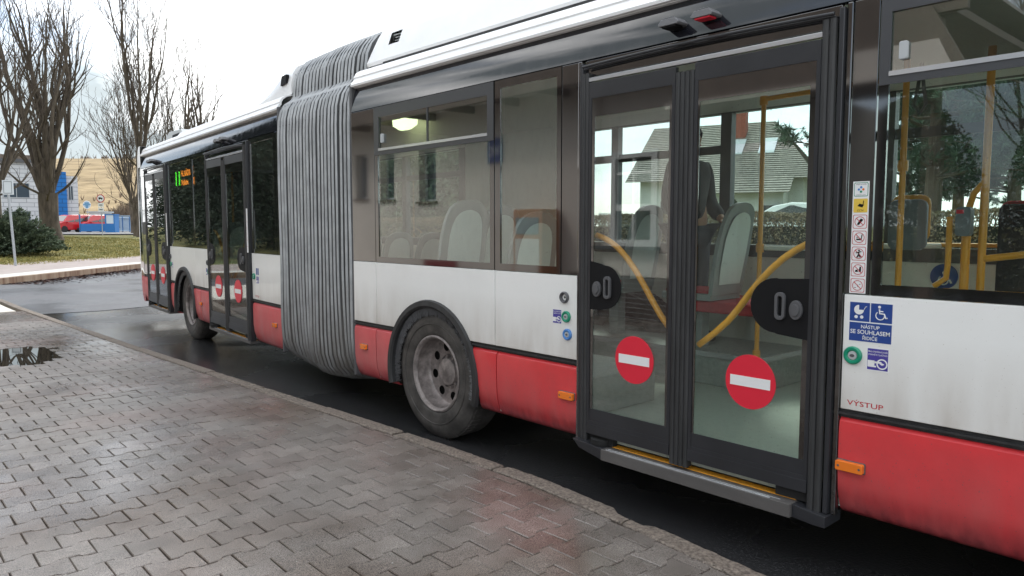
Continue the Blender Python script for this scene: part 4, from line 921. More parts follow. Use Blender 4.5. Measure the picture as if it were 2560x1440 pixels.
rail([(-1.60, 1.2, .36), (-1.60, 1.2, 2.45)], T0, joints=[(-1.60, 1.2, 1.88)])
rail([(-1.20, 1.2, .36), (-1.20, 1.2, 2.45)], T0, r=.019)
rail([(-1.20, 1.2, 1.78), (-1.25, 1.2, 1.72), (-1.275, 1.2, 1.62), (-1.275, 1.2, 1.55)], T0)
rail([(-1.34, 1.15, 1.60), (-1.34, 1.15, 1.35), (-1.345, 1.15, 1.28), (-1.40, 1.15, 1.235)], T0, r=.015)
rail([(-1.275, 1.2, 1.50), (-1.275, 1.2, .36)], T0, r=.022)
rail([(-1.19, 1.2, 1.385), (-.95, 1.22, 1.42), (-.2, 1.25, 1.45)], T0, r=.018, m='yellow')
rail([(-2.10, 2.36, 1.425), (-.2, 2.36, 1.43)], T0, r=.014)
mb = MB(); mb.prism(rrect(-1.31, -1.24, 1.50, 1.65, .02), 1.13, 1.19); mb.box(-1.305, -1.27, 1.127, 1.13, 1.615, 1.635, 1); v_ = mb.build('ticket_validator', [M['seatgrey'], M['signred']], bus, T0, bevel=.008)
mb = MB(); mb.prism(rrect(-1.93, -1.70, 1.40, 1.72, .05), 1.88, 1.92); mb.prism(rrect(-1.935, -1.695, 1.45, 1.75, .06), 1.925, 1.95, 1); mb.build('backrest', [M['seatgrey'], M['yellow']], bus, T0, bevel=.01)
mb = MB(); mb.prism(rrect(-1.32, -1.08, .95, 1.68, .04), 1.9, 1.98); mb.prism(rrect(-1.335, -1.065, 1.0, 1.70, .05), 1.983, 2.0, 1); mb.build('backrest', [M['seatdark'], M['seatred']], bus, T0, bevel=.01)
mb = MB(); mb.tube([(-1.545, 1.25, 2.43), (-1.56, 1.25, 2.30), (-1.575, 1.25, 2.21), (-1.545, 1.25, 2.16), (-1.515, 1.25, 2.21), (-1.53, 1.25, 2.30), (-1.545, 1.25, 2.43)], .010, 8); mb.build('hanging_strap', M['grey'], bus, T0)
mb = MB(); mb.disc(-1.76, 1.21, .085, 2.425, 2.4395, 36, 0); mb.disc(-1.755, 1.235, .014, 2.42, 2.425, 12, 1); mb.tube([(-1.755, 2.42, 1.21), (-1.75, 2.42, 1.19), (-1.72, 2.42, 1.185), (-1.71, 2.42, 1.165)], .007, 6, 1); mb.tube([(-1.76+.03*math.cos(a), 2.42, 1.185+.03*math.sin(a)) for a in [2.2+i*.35 for i in range(12)]], .005, 5, 1); mb.build('wheelchair_sticker', [M['signblue'], M['signwhite']], bus, T0)
mb = MB(); mb.disc(-2.30, 1.245, .075, 2.425, 2.4395, 36, 0); mb.disc(-2.30, 1.285, .014, 2.42, 2.425, 12, 1); mb.prism([(-2.325, 1.265), (-2.335, 1.215), (-2.315, 1.225), (-2.318, 1.18), (-2.303, 1.18), (-2.30, 1.21), (-2.297, 1.18), (-2.282, 1.18), (-2.285, 1.225), (-2.265, 1.215), (-2.275, 1.265)], 2.42, 2.425, 1); mb.build('standing_sticker', [M['signblue'], M['signwhite']], bus, T0)
mb = MB(); mb.box(-2.02, -1.84, 1.40, 1.404, 1.12, 1.34, 0); mb.box(-2.02, -1.84, 1.396, 1.3995, 1.26, 1.34, 1); mb.disc(-1.93, 1.19, .045, 1.396, 1.3995, 24, 1); mb.build('notice_board', [M['lgrey'], M['seatgrey']], bus, T0)
lampm = emit('strip_light', (.85, 1, .88), 1.2)
mb = MB(); mb.box(-5.1, -3.1, .42, .50, 2.545, 2.556); mb.box(-2.6, 2.5, .42, .50, 2.545, 2.556); mb.build('ceiling_light', mat('light_cover', (.75, .8, .76), .3), bus, T0)

# ---------------- rear (trailing) section
S_ = lambda s: -s
RX = -6.36
section_shell(RX+.25, -.02, T1, gaps=[(-5.76, -4.38), (-4.08, -3.20), (-2.41, -.87)])
# white panels
side(S_(.86), S_(.02), T1); side(S_(3.10), S_(2.415), T1)
RW = -3.575; RA = -3.64; RR_ = .525
a0r = math.asin((.775-.47)/RR_)
pl = [(-4.37, .775)]+[(RA-math.sqrt(RR_**2-.305**2), .775)]+arc(RA, .47, RR_, PI-a0r, a0r, 22)[1:]+[(-3.104, .775), (-3.104, 1.265), (-4.37, 1.265)]
if RA-math.sqrt(RR_**2-.305**2) > -4.36: side(0, 0, T1, pl)
fr_ = lambda sgn: (lambda z: RA+sgn*math.sqrt(max(0, RR_**2-(z-.47)**2)))
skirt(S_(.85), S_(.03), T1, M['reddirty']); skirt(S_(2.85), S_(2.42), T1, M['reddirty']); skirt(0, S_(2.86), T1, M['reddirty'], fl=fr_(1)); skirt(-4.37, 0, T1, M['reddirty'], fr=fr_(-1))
marker(S_(.18), .56, T1, .09); marker(S_(2.82), .56, T1, .08)
archtrim(RA, .47, RR_+.004, T1); wheel(RW, .475, .475, T1, dish=.10, y0=.055); wheel(RW, .475, .475, T1, dish=.03, y0=2.47, far=True)
window(S_(.86), S_(.10), T1, gl='tinted'); blackpanel(S_(.10), S_(.02), T1)
window(S_(4.36), S_(3.10), T1, gl='tinted', l=.03); window(S_(3.098), S_(2.415), T1, gl='tinted', l=.03)
door(S_(2.41), S_(.87), T1, zt=2.47, gl='tinted', near=False)
door(S_(5.76), S_(4.38), T1, zt=2.47, gl='tinted', near=False)
for s in (.90, 4.40):
    mb = MB(); mb.box(S_(s)-.0, S_(s)+.04, -.034, -.031, 1.27, 1.74, 0)
    for k in range(1, 7): mb.box(S_(s)+.004, S_(s)+.036, -.0345, -.0342, 1.27+.067*k-.002, 1.27+.067*k, 1 if k != 6 else 2)
    mb.build('pictogram_strip', [M['signwhite'], M['redink'], M['signyellow']], bus, T1)
loudspk(S_(2.485), 1.10, T1); button(S_(2.465), .99, T1, M['greenb']); presssticker(S_(2.55), .985, T1, .075, .09)
button(S_(.795), 1.02, T1, M['greenb']); presssticker(S_(.69), .985, T1, .085, .08); 
mb = MB(); mb.box(S_(.735), S_(.645), -.0009, 0, 1.035, 1.115, 0); mb.box(S_(.73), S_(.695), -.0013, -.001, 1.04, 1.11, 1); mb.box(S_(.685), S_(.65), -.0013, -.001, 1.04, 1.11, 1); mb.build('boarding_sticker', [M['signwhite'], M['signblue']], bus, T1)
mb = MB(); mb.text('VÝSTUP', S_(.72), .80, .028, -.0007, width=.13, bold=.008); mb.build('exit_lettering', M['redink'], bus, T1)
loudspk(S_(4.34), 1.12, T1); button(S_(4.33), 1.01, T1, M['greenb']); presssticker(S_(4.25), 1.0, T1, .06, .08)
camera_pod(S_(5.27), 2.53, T1, M['ink']); camera_pod(S_(5.10), 2.535, T1, M['ink']); camera_pod(S_(1.80), 2.53, T1, M['ink']); camera_pod(S_(1.60), 2.535, T1, M['ink'])
# line and destination display behind the glass
mb = MB(); mb.box(S_(4.26), S_(3.13), .05, .10, 2.085, 2.36); dp = mb.build('destination_display', M['ink'], bus, T1)
gm = emit('green_led', (.12, 1.0, .05), 3.2); om = emit('orange_led', (1.0, .28, .03), 3.2)
mb = MB(); mb.text('11', S_(4.00), 2.12, .27, .0485, 0, width=.22, bold=.02); mb.text('HL.NÁDRAŽÍ', S_(3.50), 2.235, .11, .0485, 1, width=.62, bold=.02); mb.text('Poliklin.', S_(3.62), 2.115, .10, .0485, 1, width=.36, bold=.02)
mb.ring(S_(3.27), S_(3.17), 2.10, 2.20, .02, .047, .0485, 1); mb.build('lettering', [gm, om], dp, T1)
# rear end with rounded corners
cor = [(RX-.42+.05, 1.25), (RX-.40+.05, .55), (RX-.33+.05, .18), (RX-.20+.05, .05), (RX+.02, .004), (RX+.27, 0)]
def scal(cor, dx, keep=RX+.27): return [(keep+(x-keep)*dx, y) for x, y in cor]
full = lambda c: list(reversed(c))+[(x, 2.5-y) for x, y in c[1:]]
def loftz(mb, levels, m, cap=True):
    n = len(levels[0][0]); base = []
    vs = [(x, y, z) for pts, z in levels for x, y in pts]
    mb.add(vs, [(i*n+j, i*n+j+1, (i+1)*n+j+1, (i+1)*n+j) for i in range(len(levels)-1) for j in range(n-1)], m, True)
    if cap: mb.add(vs, [tuple((len(levels)-1)*n+j for j in range(n)), tuple(reversed(range(n)))], m)
mb = MB()
loftz(mb, [(full(scal(cor, .55)), .33), (full(scal(cor, .85)), .42), (full(scal(cor, .98)), .55), (full(scal(cor, 1.03)), .74)], 0)
loftz(mb, [(full(scal(cor, 1.02)), .745), (full(scal(cor, 1.02)), 1.5), (full(scal(cor, .95)), 2.30), (full(scal(cor, .88)), 2.5)], 1)
loftz(mb, [(full(scal(cor, .90)), 2.50), (full(scal(cor, .86)), 2.66), (full(scal(cor, .74)), 2.77), (full(scal(cor, .50)), 2.835)], 2)
mb.build('rear_end', [M['reddirty'], M['black'], M['roofwhite']], bus, T1)
# white edge strip that runs down the rear corner
mb = MB(); zz = [(.745, 1.02), (1.5, 1.02), (2.0, .98), (2.30, .955), (2.5, .89)]
pts = []
for z, k in zz+[(2.66, .85), (2.76, .76)]:
    c = scal(cor, k)[3]; pts.append((c[0]-.004, c[1]-.004, z))
mb.tube(pts, .017, 8); mb.build('corner_trim', M['roofwhite'], bus, T1)
mb = MB(); mb.prism(rrect(-6.12, -5.88, 1.42, 1.62, .03), -.003, .001); mb.ring(-6.10, -5.86, .80, 2.35, .008, -.002, .001); mb.build('service_hatch', M['frame'], bus, T1)
blackpanel(RX+.272, -5.765, T1); blackpanel(RX+.272, -5.765, T1, z0=.775, z1=1.264); skirt(RX+.272, -5.765, T1, M['reddirty'])
mb = MB()
mb.prism([(-5.75, 2.835), (-5.62, 2.97), (-5.45, 3.02), (-4.75, 3.00), (-4.55, 2.835)], .30, 2.2, 0); mb.box(-5.2, -4.8, .285, .299, 2.88, 2.95, 1)
mb.build('air_conditioner', [M['lgrey'], M['ink']], bus, T1, bevel=.03)
mb = MB(); P = [(.16, 2.845), (.20, 2.90), (.32, 2.925)]; vs = [(x, y, z) for x in (-4.4, -.8) for y, z in P+[(2.5-y, z) for y, z in reversed(P)]]; mb.add(vs, [(i, i+1, 7+i-1+0, 6+i) for i in range(0)]+[(i, i+1, 6+i+1, 6+i) for i in range(5)]+[tuple(range(6)), tuple(range(11, 5, -1))]); mb.build('roof_hump', M['roofwhite'], bus, T1, bevel=.01)
T1b = T1
def roofcover_rear():
    mb = MB(); P = [(.16, 2.84), (.155, 2.93), (.18, 3.05), (.23, 3.12), (.34, 3.17)]; P2 = P+[(2.5-y, z) for y, z in reversed(P)]; n = len(P2)
    st = [(-.95, .15), (-.62, .55), (-.33, 1.0), (-.03, 1.0)]; vs = [(x, y, 2.84+(z-2.84)*k) for x, k in st for y, z in P2]
    mb.add(vs, [(i*n+j, i*n+j+1, (i+1)*n+j+1, (i+1)*n+j) for i in range(3) for j in range(n-1)], 0, True); mb.add(vs, [tuple(range(n)), tuple(3*n+j for j in reversed(range(n)))])
    o = mb.build('roof_cover', M['roofwhite'], bus, T1); d = MB(); d.prism([(-.27, 2.95), (-.13, 2.96), (-.11, 3.04), (-.24, 3.04)], .140, .17); d.build('grab_hole', M['ink'], o, T1)
roofcover_rear()
inner(RX+.2, -.02, T1, [(-5.6, -4.5), (-4.4, -3.2), (-3.1, -1.9), (-1.8, -.5)], wells=[(-4.25, -3.0)])
underbody([(RX+.4, -4.25), (-3.05, -.05)], T1)
for (x, y) in ((-.55, 2.0), (-1.35, 2.0), (-2.2, 2.0), (-3.0, 2.0), (-3.2, .6), (-3.9, .6), (-4.1, 2.0), (-4.9, 2.0)): seat(x, y, T1, .5 if x < -2.9 else .36, 1)
for x, y in ((-.95, .9), (-2.4, .9), (-4.35, .9)): rail([(x, y, .36), (x, y, 2.5)], T1)

# ---------------- bellows
def bellows():
    mb = MB(); A = Vector((-5.43, 0)); B = Vector((T1 @ Vector((-.02, 0, 0)))[:2])
    An = Vector((0, 1)); Bn = Vector((math.sin(TH), math.cos(TH)))
    # half outline (depth into the bus, height), foot to roof crown
    half = [(.42, .235), (.22, .262), (.11, .30), (.045, .37), (.012, .47), (.0, .62), (-.004, .9), (-.004, 1.4), (-.004, 2.0), (-.002, 2.40), (.006, 2.56), (.03, 2.655), (.075, 2.725), (.135, 2.765), (.165, 2.80), (.17, 2.88), (.185, 2.98), (.225, 3.07), (.29, 3.145), (.40, 3.20), (.70, 3.235), (1.25, 3.24)]
    # subdivide for a smooth sweep
    H = []
    for a, b in zip(half, half[1:]):
        H += [a, ((a[0]+b[0])/2, (a[1]+b[1])/2)]
    H.append(half[-1]); full_ = H+[(2.5-y, z) for y, z in reversed(H[:-1])]; n = len(full_)
    NR = 21; per = 8; total = NR*per
    prof = [(0, -.042, 1), (.14, -.022, 1), (.26, -.002, 1), (.36, .012, 0), (.46, .014, 0), (.56, .004, 0), (.68, -.018, 1), (.86, -.040, 1)]   # (phase, outward offset, material: 0 rib 1 fold)
    vs = []; rows = []
    random.seed(8)
    for r in range(NR):
        jr = random.uniform(-.10, .10); jd = random.uniform(.75, 1.2)
        for ph_, off, m_ in prof:
            t = (r+ph_+(jr if .2 < ph_ < .7 else jr*.5 if ph_ > 0 else 0))/NR; rows.append((t, off*jd if ph_ > 0 else off, m_))
    rows.append((1.0, -.042, 1))
    for t, off, m_ in rows:
        P = A.lerp(B, t); nn = An.lerp(Bn, t).normalized(); sag = math.sin(PI*t)
        j = noise.noise((t*9, 0, 0))
        for y, z in full_:
            # outward direction in the section plane
            s = 1 if y < 1.25 else -1
            oy = -s if .33 < z < 3.05 else -s*.5; oz = 0
            if z < .33: oz = -1
            if z > 3.1: oz = 1; oy = 0
            low = 1-smooth(.25, 1.2, z)
            zz_ = z-.085*sag*low*low+(.010*sag if z > 2.9 else 0)
            yy = y+(.05*low*low*(1 if s > 0 else -1)*(.4+.6*(t)))*0+oy*off
            if s > 0 and z < 1.0: yy += .03*low*math.sin(t*11)*.5
            xsh = (.009*noise.noise((t*9, z*1.2, 2.))+.002*noise.noise((t*30, z*2, 6.)))*(1-smooth(1.9, 2.6, z))
            vs.append((P.x+nn.x*yy+xsh, P.y+nn.y*yy+.004*j, zz_+oz*off))
    b = len(rows)
    for i in range(b-1):
        m_ = rows[i][2] if rows[i][2] == rows[i+1][2] else (0 if rows[i][2] == 0 or rows[i+1][2] == 0 else 1)
        m_ = 0 if (i % 8) in (2, 3, 4, 5) else 1
        mb.add([], [], 0)
        for k in range(n-1):
            mb.f.append((i*n+k, (i+1)*n+k, (i+1)*n+k+1, i*n+k+1)); mb.m.append(m_); mb.sm.append(True)
    mb.v = [tuple(v) for v in vs]
    o = mb.build('bellows', [M['rib'], M['fold']], bus, T0)
    # rivets along the shoulders
    rv = MB()
    for r in range(NR):
        t = (r+.43)/NR; P = A.lerp(B, t); nn = An.lerp(Bn, t)
        for (y, z) in ((.0, 2.50), (.055, 2.70), (.165, 2.84), (.20, 3.02)):
            yy = y-.014; c = (P.x+nn.x*yy, P.y+nn.y*yy-.0, z); s_ = .0045
            vs_ = [(c[0]+s_*math.cos(q*PI/3), c[1]-.001, c[2]+s_*math.sin(q*PI/3)) for q in range(6)]+[(c[0]+s_*.6*math.cos(q*PI/3), c[1]-.006, c[2]+s_*.6*math.sin(q*PI/3)) for q in range(6)]
            rv.add(vs_, [tuple(range(6, 12))]+[(q, (q+1) % 6, 6+(q+1) % 6, 6+q) for q in range(6)])
    rv.build('rivet_rows', M['ink'], o, T0)
    # inner walls of the joint so that daylight does not leak in
    f = MB(); f.add([(A.x, .25, .35), (B.x, .30, .35), (B.x, 2.3, .35), (A.x, 2.3, .35)], [(0, 1, 2, 3)]); f.build('turntable', M['podium'], o, T0)
    f = MB(); f.box(A.x-1.46, A.x+.02, 2.36, 2.38, .36, 2.58); f.build('joint_lining', M['seatback'], o, T0)
    f = MB(); f.box(A.x-1.46, A.x+.02, .12, 2.38, 2.57, 2.59); f.build('joint_ceiling', M['ceiling'], o, T0)
bellows()
for X_, T in ((-5.43, T0), (.0, T1)):
    mb = MB(); y0 = .0
    mb.prism([(X_-.012 if X_ < -1 else X_-.02, .31), (X_+.02 if X_ < -1 else X_+.012, .31), (X_+.02 if X_ < -1 else X_+.012, 2.70), (X_-.012 if X_ < -1 else X_-.02, 2.70)], .0, .06); mb.build('bellows_frame', M['grey'], bus, T, bevel=.006)

# passenger standing behind the middle post
def person(loc, rotz, label):
    root = thing('person', label, 'person', loc, rotz)
    W = WORLD[root.name]
    def skin(name, joints, edges, mats, root_i=0, sub=2):
        me = bpy.data.meshes.new(name); me.from_pydata([j[:3] for j in joints], edges, []); o = bpy.data.objects.new(name, me); COL.objects.link(o)
        sk = o.modifiers.new('s', 'SKIN'); o.modifiers.new('ss', 'SUBSURF').levels = sub; o.modifiers['ss'].render_levels = sub
        for i, j in enumerate(joints): d = me.skin_vertices[0].data[i]; d.radius = (j[3], j[4] if len(j) > 4 else j[3]); d.use_root = (i == root_i)
        dg = bpy.context.evaluated_depsgraph_get(); m2 = bpy.data.meshes.new_from_object(o.evaluated_get(dg)); bpy.data.objects.remove(o)
        for p in m2.polygons: p.use_smooth = True
        m2.materials.clear(); m2.materials.append(mats); n = bpy.data.objects.new(name, m2); return n
    skinm = mat('skin', (.52, .29, .20), .5); jk = mat('dark_jacket', (.025, .025, .03), .8, bump=.4, bscale=12); tr = mat('dark_trousers', (.03, .035, .05), .85); hr = mat('dark_hair', (.02, .014, .01), .7, bump=.5, bscale=60)
    # x forward, z up
    J = [(0, 0, .95, .13, .10), (0, 0, 1.15, .13, .095), (.0, 0, 1.36, .16, .10), (0, 0, 1.46, .07), (.01, 0, 1.53, .055), (.02, 0, 1.62, .075, .085), (.02, 0, 1.70, .065, .08),
         (0, .17, 1.41, .055), (-.01, .22, 1.14, .045), (.16, .20, 1.00, .034), (.22, .17, .99, .028), (0, -.17, 1.41, .055), (-.01, -.22, 1.14, .045), (.12, -.21, .98, .034), (.16, -.20, .92, .028),
         (0, .09, .88, .095), (.01, .10, .48, .062), (0, .10, .09, .045), (.13, .11, .04, .035), (0, -.09, .88, .095), (.02, -.10, .48, .062), (-.01, -.10, .09, .045), (.12, -.11, .04, .035)]
    E_ = [(0, 1), (1, 2), (2, 3), (3, 4), (4, 5), (5, 6), (2, 7), (7, 8), (8, 9), (9, 10), (2, 11), (11, 12), (12, 13), (13, 14), (0, 15), (15, 16), (16, 17), (17, 18), (0, 19), (19, 20), (20, 21), (21, 22)]
    body = skin('body', J, E_, skinm); link(body, root, W)
    # clothing shells over the body, made from the same joints a little thicker
    sub = lambda idx, k: ([(*J[i][:3], *(r+k for r in J[i][3:])) for i in idx], {q: n for n, q in enumerate(idx)})
    ji, mp_ = sub([0, 1, 2, 3, 7, 8, 9, 11, 12, 13], .024); je = [(mp_[a], mp_[b]) for a, b in E_ if a in mp_ and b in mp_]
    link(skin('jacket', ji, je, jk), root, W)
    ti, mp2 = sub([0, 15, 16, 17, 19, 20, 21], .030); te = [(mp2[a], mp2[b]) for a, b in E_ if a in mp2 and b in mp2]; link(skin('trousers', ti, te, tr), root, W)
    h = MB(); 
    for i in range(9):
        for j in range(16): pass
    vs = []; fs = []
    for i in range(9):
        a = PI*.5*i/8*1.18
        for j in range(20):
            t = 2*PI*j/20; fwd = math.cos(t); k = 1 if fwd < .35 else .72; a2 = a*k
            vs.append((.012+.098*math.sin(a2)*math.cos(t), .086*math.sin(a2)*math.sin(t), 1.655+.105*math.cos(a2)))
    for i in range(8):
        for j in range(20): fs.append((i*20+j, i*20+(j+1) % 20, (i+1)*20+(j+1) % 20, (i+1)*20+j))
    h.add(vs, fs, 0, True); h.build('hair', hr, root, W)
    f = MB(); f.lathe([(.001, -.02), (.014, -.01), (.016, .012), (.006, .022), (.001, .024)], .103, 0, 10, 0, 1.625, ax='z')
    for s in (1, -1): f.lathe([(.001, -.008), (.008, 0), (.001, .008)], .092, s*.03, 8, 1, 1.655, ax='z'); f.lathe([(.001, -.03), (.012, -.01), (.014, .02), (.001, .03)], .015, s*.088, 8, 0, 1.64, ax='z')
    f.tube([(.098, -.022, 1.585), (.106, 0, 1.583), (.098, .022, 1.585)], .005, 6, 2); f.build('face', [skinm, M['ink'], M['redink']], root, W)
    hd = MB()
    for (bx_, by_, bz_, dx, dy, dz) in ((.22, .17, .99, .9, -.1, -.25), (.16, -.20, .92, .4, .0, -.8)):
        d = Vector((dx, dy, dz)).normalized(); sd_ = d.cross(Vector((0, 0, 1))).normalized(); b0 = Vector((bx_, by_, bz_))
        hd.tube([b0, b0+d*.04, b0+d*.085], [.024, .032, .030], 10)
        for q, l in enumerate((.062, .075, .08, .066)):
            s0 = b0+d*.08+sd_*(q-1.5)*.017; dn = Vector((0, 0, -1)); hd.tube([s0, s0+d*l*.5+dn*.006, s0+d*l*.8+dn*.026, s0+d*l*.85+dn*.045], [.0088, .0085, .0075, .006], 8)
        s0 = b0+d*.02+sd_*.03; hd.tube([s0, s0+sd_*.03+d*.02, s0+sd_*.035+d*.05], [.011, .010, .007], 8)
    hd.build('hands', skinm, root, W)
    sh = MB()
    for s in (.105, -.105): sh.prism(rrect(-.09, .19, 0, .085, .03), s-.05, s+.05)
    sh.build('shoes', M['ink'], root, W, bevel=.02)
    return root
person((-3.54, 2.02, .612), math.radians(-12), 'passenger with dark hair and dark jacket standing inside the bus behind the middle post')
# ================================================================== THE PLACE
bark = mat('bark', (.092, .072, .053), .9, var=.45, vscale=5, stretch=(1, 1, .25), bump=.8, bscale=9, bdist=.03)
twigm = mat('twig_bark', (.085, .064, .050), .9)
def grow(mb, p, d, length, r, lvl, rnd, P, m=0):
    n = max(4, int(length/(.55 if lvl < 2 else .35))); n = min(n, 16); pts = [p.copy()]; rad = [r]; q = p.copy(); d = d.normalized(); seg = length/n
    for i in range(n):
        j = P['wob'][min(lvl, 3)]
        d = (d+Vector((rnd.gauss(0, j), rnd.gauss(0, j), rnd.gauss(0, j*.6)))+Vector((0, 0, P['up'][min(lvl, 3)]))).normalized()
        q = q+d*seg; pts.append(q.copy()); rad.append(max(P['rmin'], r*(1-(i+1)/n)**.75))
        t = (i+1)/n
        if lvl < P['lv'] and t > P['start'][min(lvl, 3)]:
            for _ in range(P['kids'][min(lvl, 3)]):
                if rnd.random() < P['prob'][min(lvl, 3)]:
                    a = rnd.uniform(0, 2*PI); s = d.orthogonal().normalized(); s = (s*math.cos(a)+d.cross(s)*math.sin(a)).normalized()
                    an = rnd.uniform(*P['ang']); nd = d*math.cos(an)+s*math.sin(an)
                    L_ = length*rnd.uniform(.32, .60)*(1.15-t*.6)
                    if lvl >= 1: L_ = max(L_, .5)
                    grow(mb, q, nd, L_, max(P['rmin'], rad[-1]*rnd.uniform(.42, .66)), lvl+1, rnd, P, m)
    sides = (10, 7, 4, 3, 3)[min(lvl, 4)]
    mb.tube(pts, rad, sides, 1 if lvl >= 2 else 0, cap=False)
def bare_tree(x, y, label, seed, height, limbs, split, tr, spread, rmin=.011, lv=4, lean=(0, 0), grp='bare trees beyond the turning road', low=0):
    rnd = random.Random(seed); z = gz(x, y)-.05
    root = thing('bare_tree', label, 'tree', (x, y, z), 0, grp); W = WORLD[root.name]
    t = MB(); k = 9
    pts = [(lean[0]*(i/k), lean[1]*(i/k), split*i/k) for i in range(k+1)]
    rad = [tr*(1+.55*(1-i/k)**4) for i in range(k+1)]
    vs0 = len(t.v); t.tube(pts, rad, 22, 0, cap=False)
    t.v = [(v[0]*(1+.10*noise.noise((v[0]*2, v[1]*2, v[2]*.6+seed))), v[1]*(1+.10*noise.noise((v[0]*2+5, v[1]*2, v[2]*.6+seed))), v[2]) for v in t.v]
    t.build('trunk', bark, root, W)
    c = MB(); P = dict(wob=(.09, .15, .20, .24), up=(.13, .20, .20, .14), kids=(1, 1, 1, 1), prob=(.62, .48, .36, .2), start=(.12, .12, .1, .2), ang=(.28, .72), lv=lv, rmin=rmin)
    top = Vector((lean[0], lean[1], split))
    for i in range(limbs):
        a = 2*PI*i/limbs+rnd.uniform(-.3, .3); s = spread*rnd.uniform(.35, 1.2)
        if i == 0: s = .08
        d = Vector((math.cos(a)*s, math.sin(a)*s, 1)); l = (height-split)*rnd.uniform(.72, 1.02)*(1 if s < spread else .85)
        b = top-Vector((0, 0, rnd.uniform(.0, .35)*split*.5)); grow(c, b+Vector((math.cos(a), math.sin(a), 0))*tr*.35, d, l, tr*rnd.uniform(.26, .42), 0, rnd, P)
    for i in range(low):
        a = rnd.uniform(0, 2*PI); d = Vector((math.cos(a), math.sin(a), .35)); grow(c, Vector((0, 0, split*rnd.uniform(.75, 1))), d, (height-split)*.33, tr*.16, 1, rnd, P)
    c.build('crown', [bark, twigm], root, W)
    return root
def at(px, f): return far((px-1280)/1850, f)
T_ = [
 (128, 45, 'large thick-trunked bare tree splitting low into many limbs, on the lawn behind the juniper', 3, 16.5, 10, 2.9, .50, .42, (0, 0), 3),
 (362, 56, 'tall narrow bare tree rising straight up just left of the rear of the bus', 8, 23, 7, 6.5, .34, .13, (0, 0), 4),
 (500, 50, 'broad bare tree showing above the rear roof of the bus', 15, 13.0, 7, 3.6, .32, .34, (0, 0), 1),
 (-10, 38, 'bare tree at the left picture edge, above the juniper', 21, 13, 8, 2.6, .36, .42, (0, 0), 2),
 (338, 72, 'smaller bare tree just left of the tall narrow one, near the bus corner', 33, 15, 6, 3.2, .20, .34, (-.6, 0), 2),
 (346, 58, 'crooked bare tree with low arching branches beside the tall narrow one', 44, 12.0, 7, 2.6, .20, .70, (-.5, 0), 5),
 (432, 62, 'slim bare tree behind the rear roof between the narrow and the broad tree', 52, 14.5, 6, 3.0, .24, .25, (0, 0), 1),
]
for px, f, lab, sd_, h, li, sp, tr, spr, ln, lo in T_:
    x, y = at(px, f); bare_tree(x, y, lab, sd_, h, li, sp, tr, spr, rmin=.00018*f, lean=ln, low=lo)
# bare tree by the house across the road
bare_tree(-9.0, 19.5, 'bare spreading tree in front of the tiled house, seen through the bus windows', 71, 10.5, 6, 2.4, .17, .75, rmin=.006, grp='trees across the road behind the bus')

# ---- foliage helper: many small faces
def leaves(mb, pts, size, rnd, droop=0, elong=1.0, m=0, wd=.35):
    for p, d in pts:
        a = Vector((rnd.gauss(0, 1), rnd.gauss(0, 1), rnd.gauss(0, 1))).normalized() if d is None else Vector(d).normalized()
        b = a.cross(Vector((rnd.gauss(0, 1), rnd.gauss(0, 1), rnd.gauss(0, 1)))).normalized(); s = size*rnd.uniform(.6, 1.4)
        p = Vector(p); mb.add([p-b*s*wd, p+a*s*elong*.5-Vector((0, 0, droop*s))*.3, p+b*s*wd, p-a*s*elong*.15], [(0, 1, 2, 3)], m)
junm = mat('juniper_green', (.030, .052, .028), .85, col2=(.13, .165, .10), vscale=2.4)
# juniper: layered sprays
jx, jy = at(18, 32.5); jz = gz(jx, jy)
root = thing('juniper_bush', 'wide dark green juniper bush spreading on the lawn behind the thin grey post', 'bush', (jx, jy, jz)); W = WORLD[root.name]
rnd = random.Random(9); mb = MB(); br = MB()
for k in range(430):
    a = rnd.uniform(0, 2*PI); R_ = rnd.uniform(.3, 1); rad_ = 2.35*R_; h = 2.05*(1-R_**2.2)*rnd.uniform(.35, 1.0)+.12
    base = Vector((math.cos(a)*rad_*.35, math.sin(a)*rad_*.35, h*.45)); tip = Vector((math.cos(a)*rad_, math.sin(a)*rad_, h+rnd.uniform(0, .12)))
    br.tube([base, (base+tip)/2+Vector((0, 0, .08)), tip], [.02, .012, .004], 4, cap=False)
    ax = (tip-base).normalized()
    for q in range(120):
        t = rnd.uniform(.25, 1.05); c = base+(tip-base)*t+Vector((rnd.gauss(0, .10), rnd.gauss(0, .10), rnd.gauss(0, .045)))*(1.2-t*.6)
        dd = ax*.8+Vector((rnd.gauss(0, .35), rnd.gauss(0, .35), rnd.gauss(0, .2)+.05)); leaves(mb, [(c, dd)], .085, rnd, elong=1.6)
mb.build('foliage', junm, root, W); br.build('stem', bark, root, W)

def spruce(x, y, label, h, r, seed, dark=True, grp=None, n=2100, nl=34):
    rnd = random.Random(seed); z = gz(x, y); root = thing('spruce_tree', label, 'tree', (x, y, z), 0, grp); W = WORLD[root.name]
    t = MB(); t.tube([(0, 0, 0), (0, 0, h*.5), (0, 0, h*.97)], [.2, .12, .02], 8); t.build('trunk', bark, root, W)
    mb = MB()
    for k in range(n):
        u = rnd.random()**.8; zz = .6+(h-.6)*u; R_ = r*(1-u)**.8+.15; a = rnd.uniform(0, 2*PI); L_ = R_*rnd.uniform(.55, 1.1)
        for q in range(nl):
            t_ = rnd.uniform(.15, 1); c = Vector((math.cos(a)*L_*t_, math.sin(a)*L_*t_, zz-.30*L_*t_*t_+.12*L_*t_))+Vector((rnd.gauss(0, .1), rnd.gauss(0, .1), rnd.gauss(0, .07)-.05))
            leaves(mb, [(c, (math.cos(a+rnd.gauss(0, .6)), math.sin(a+rnd.gauss(0, .6)), -.35))], .15, rnd, elong=1.6)
    mb.build('crown', spm, root, W); return root
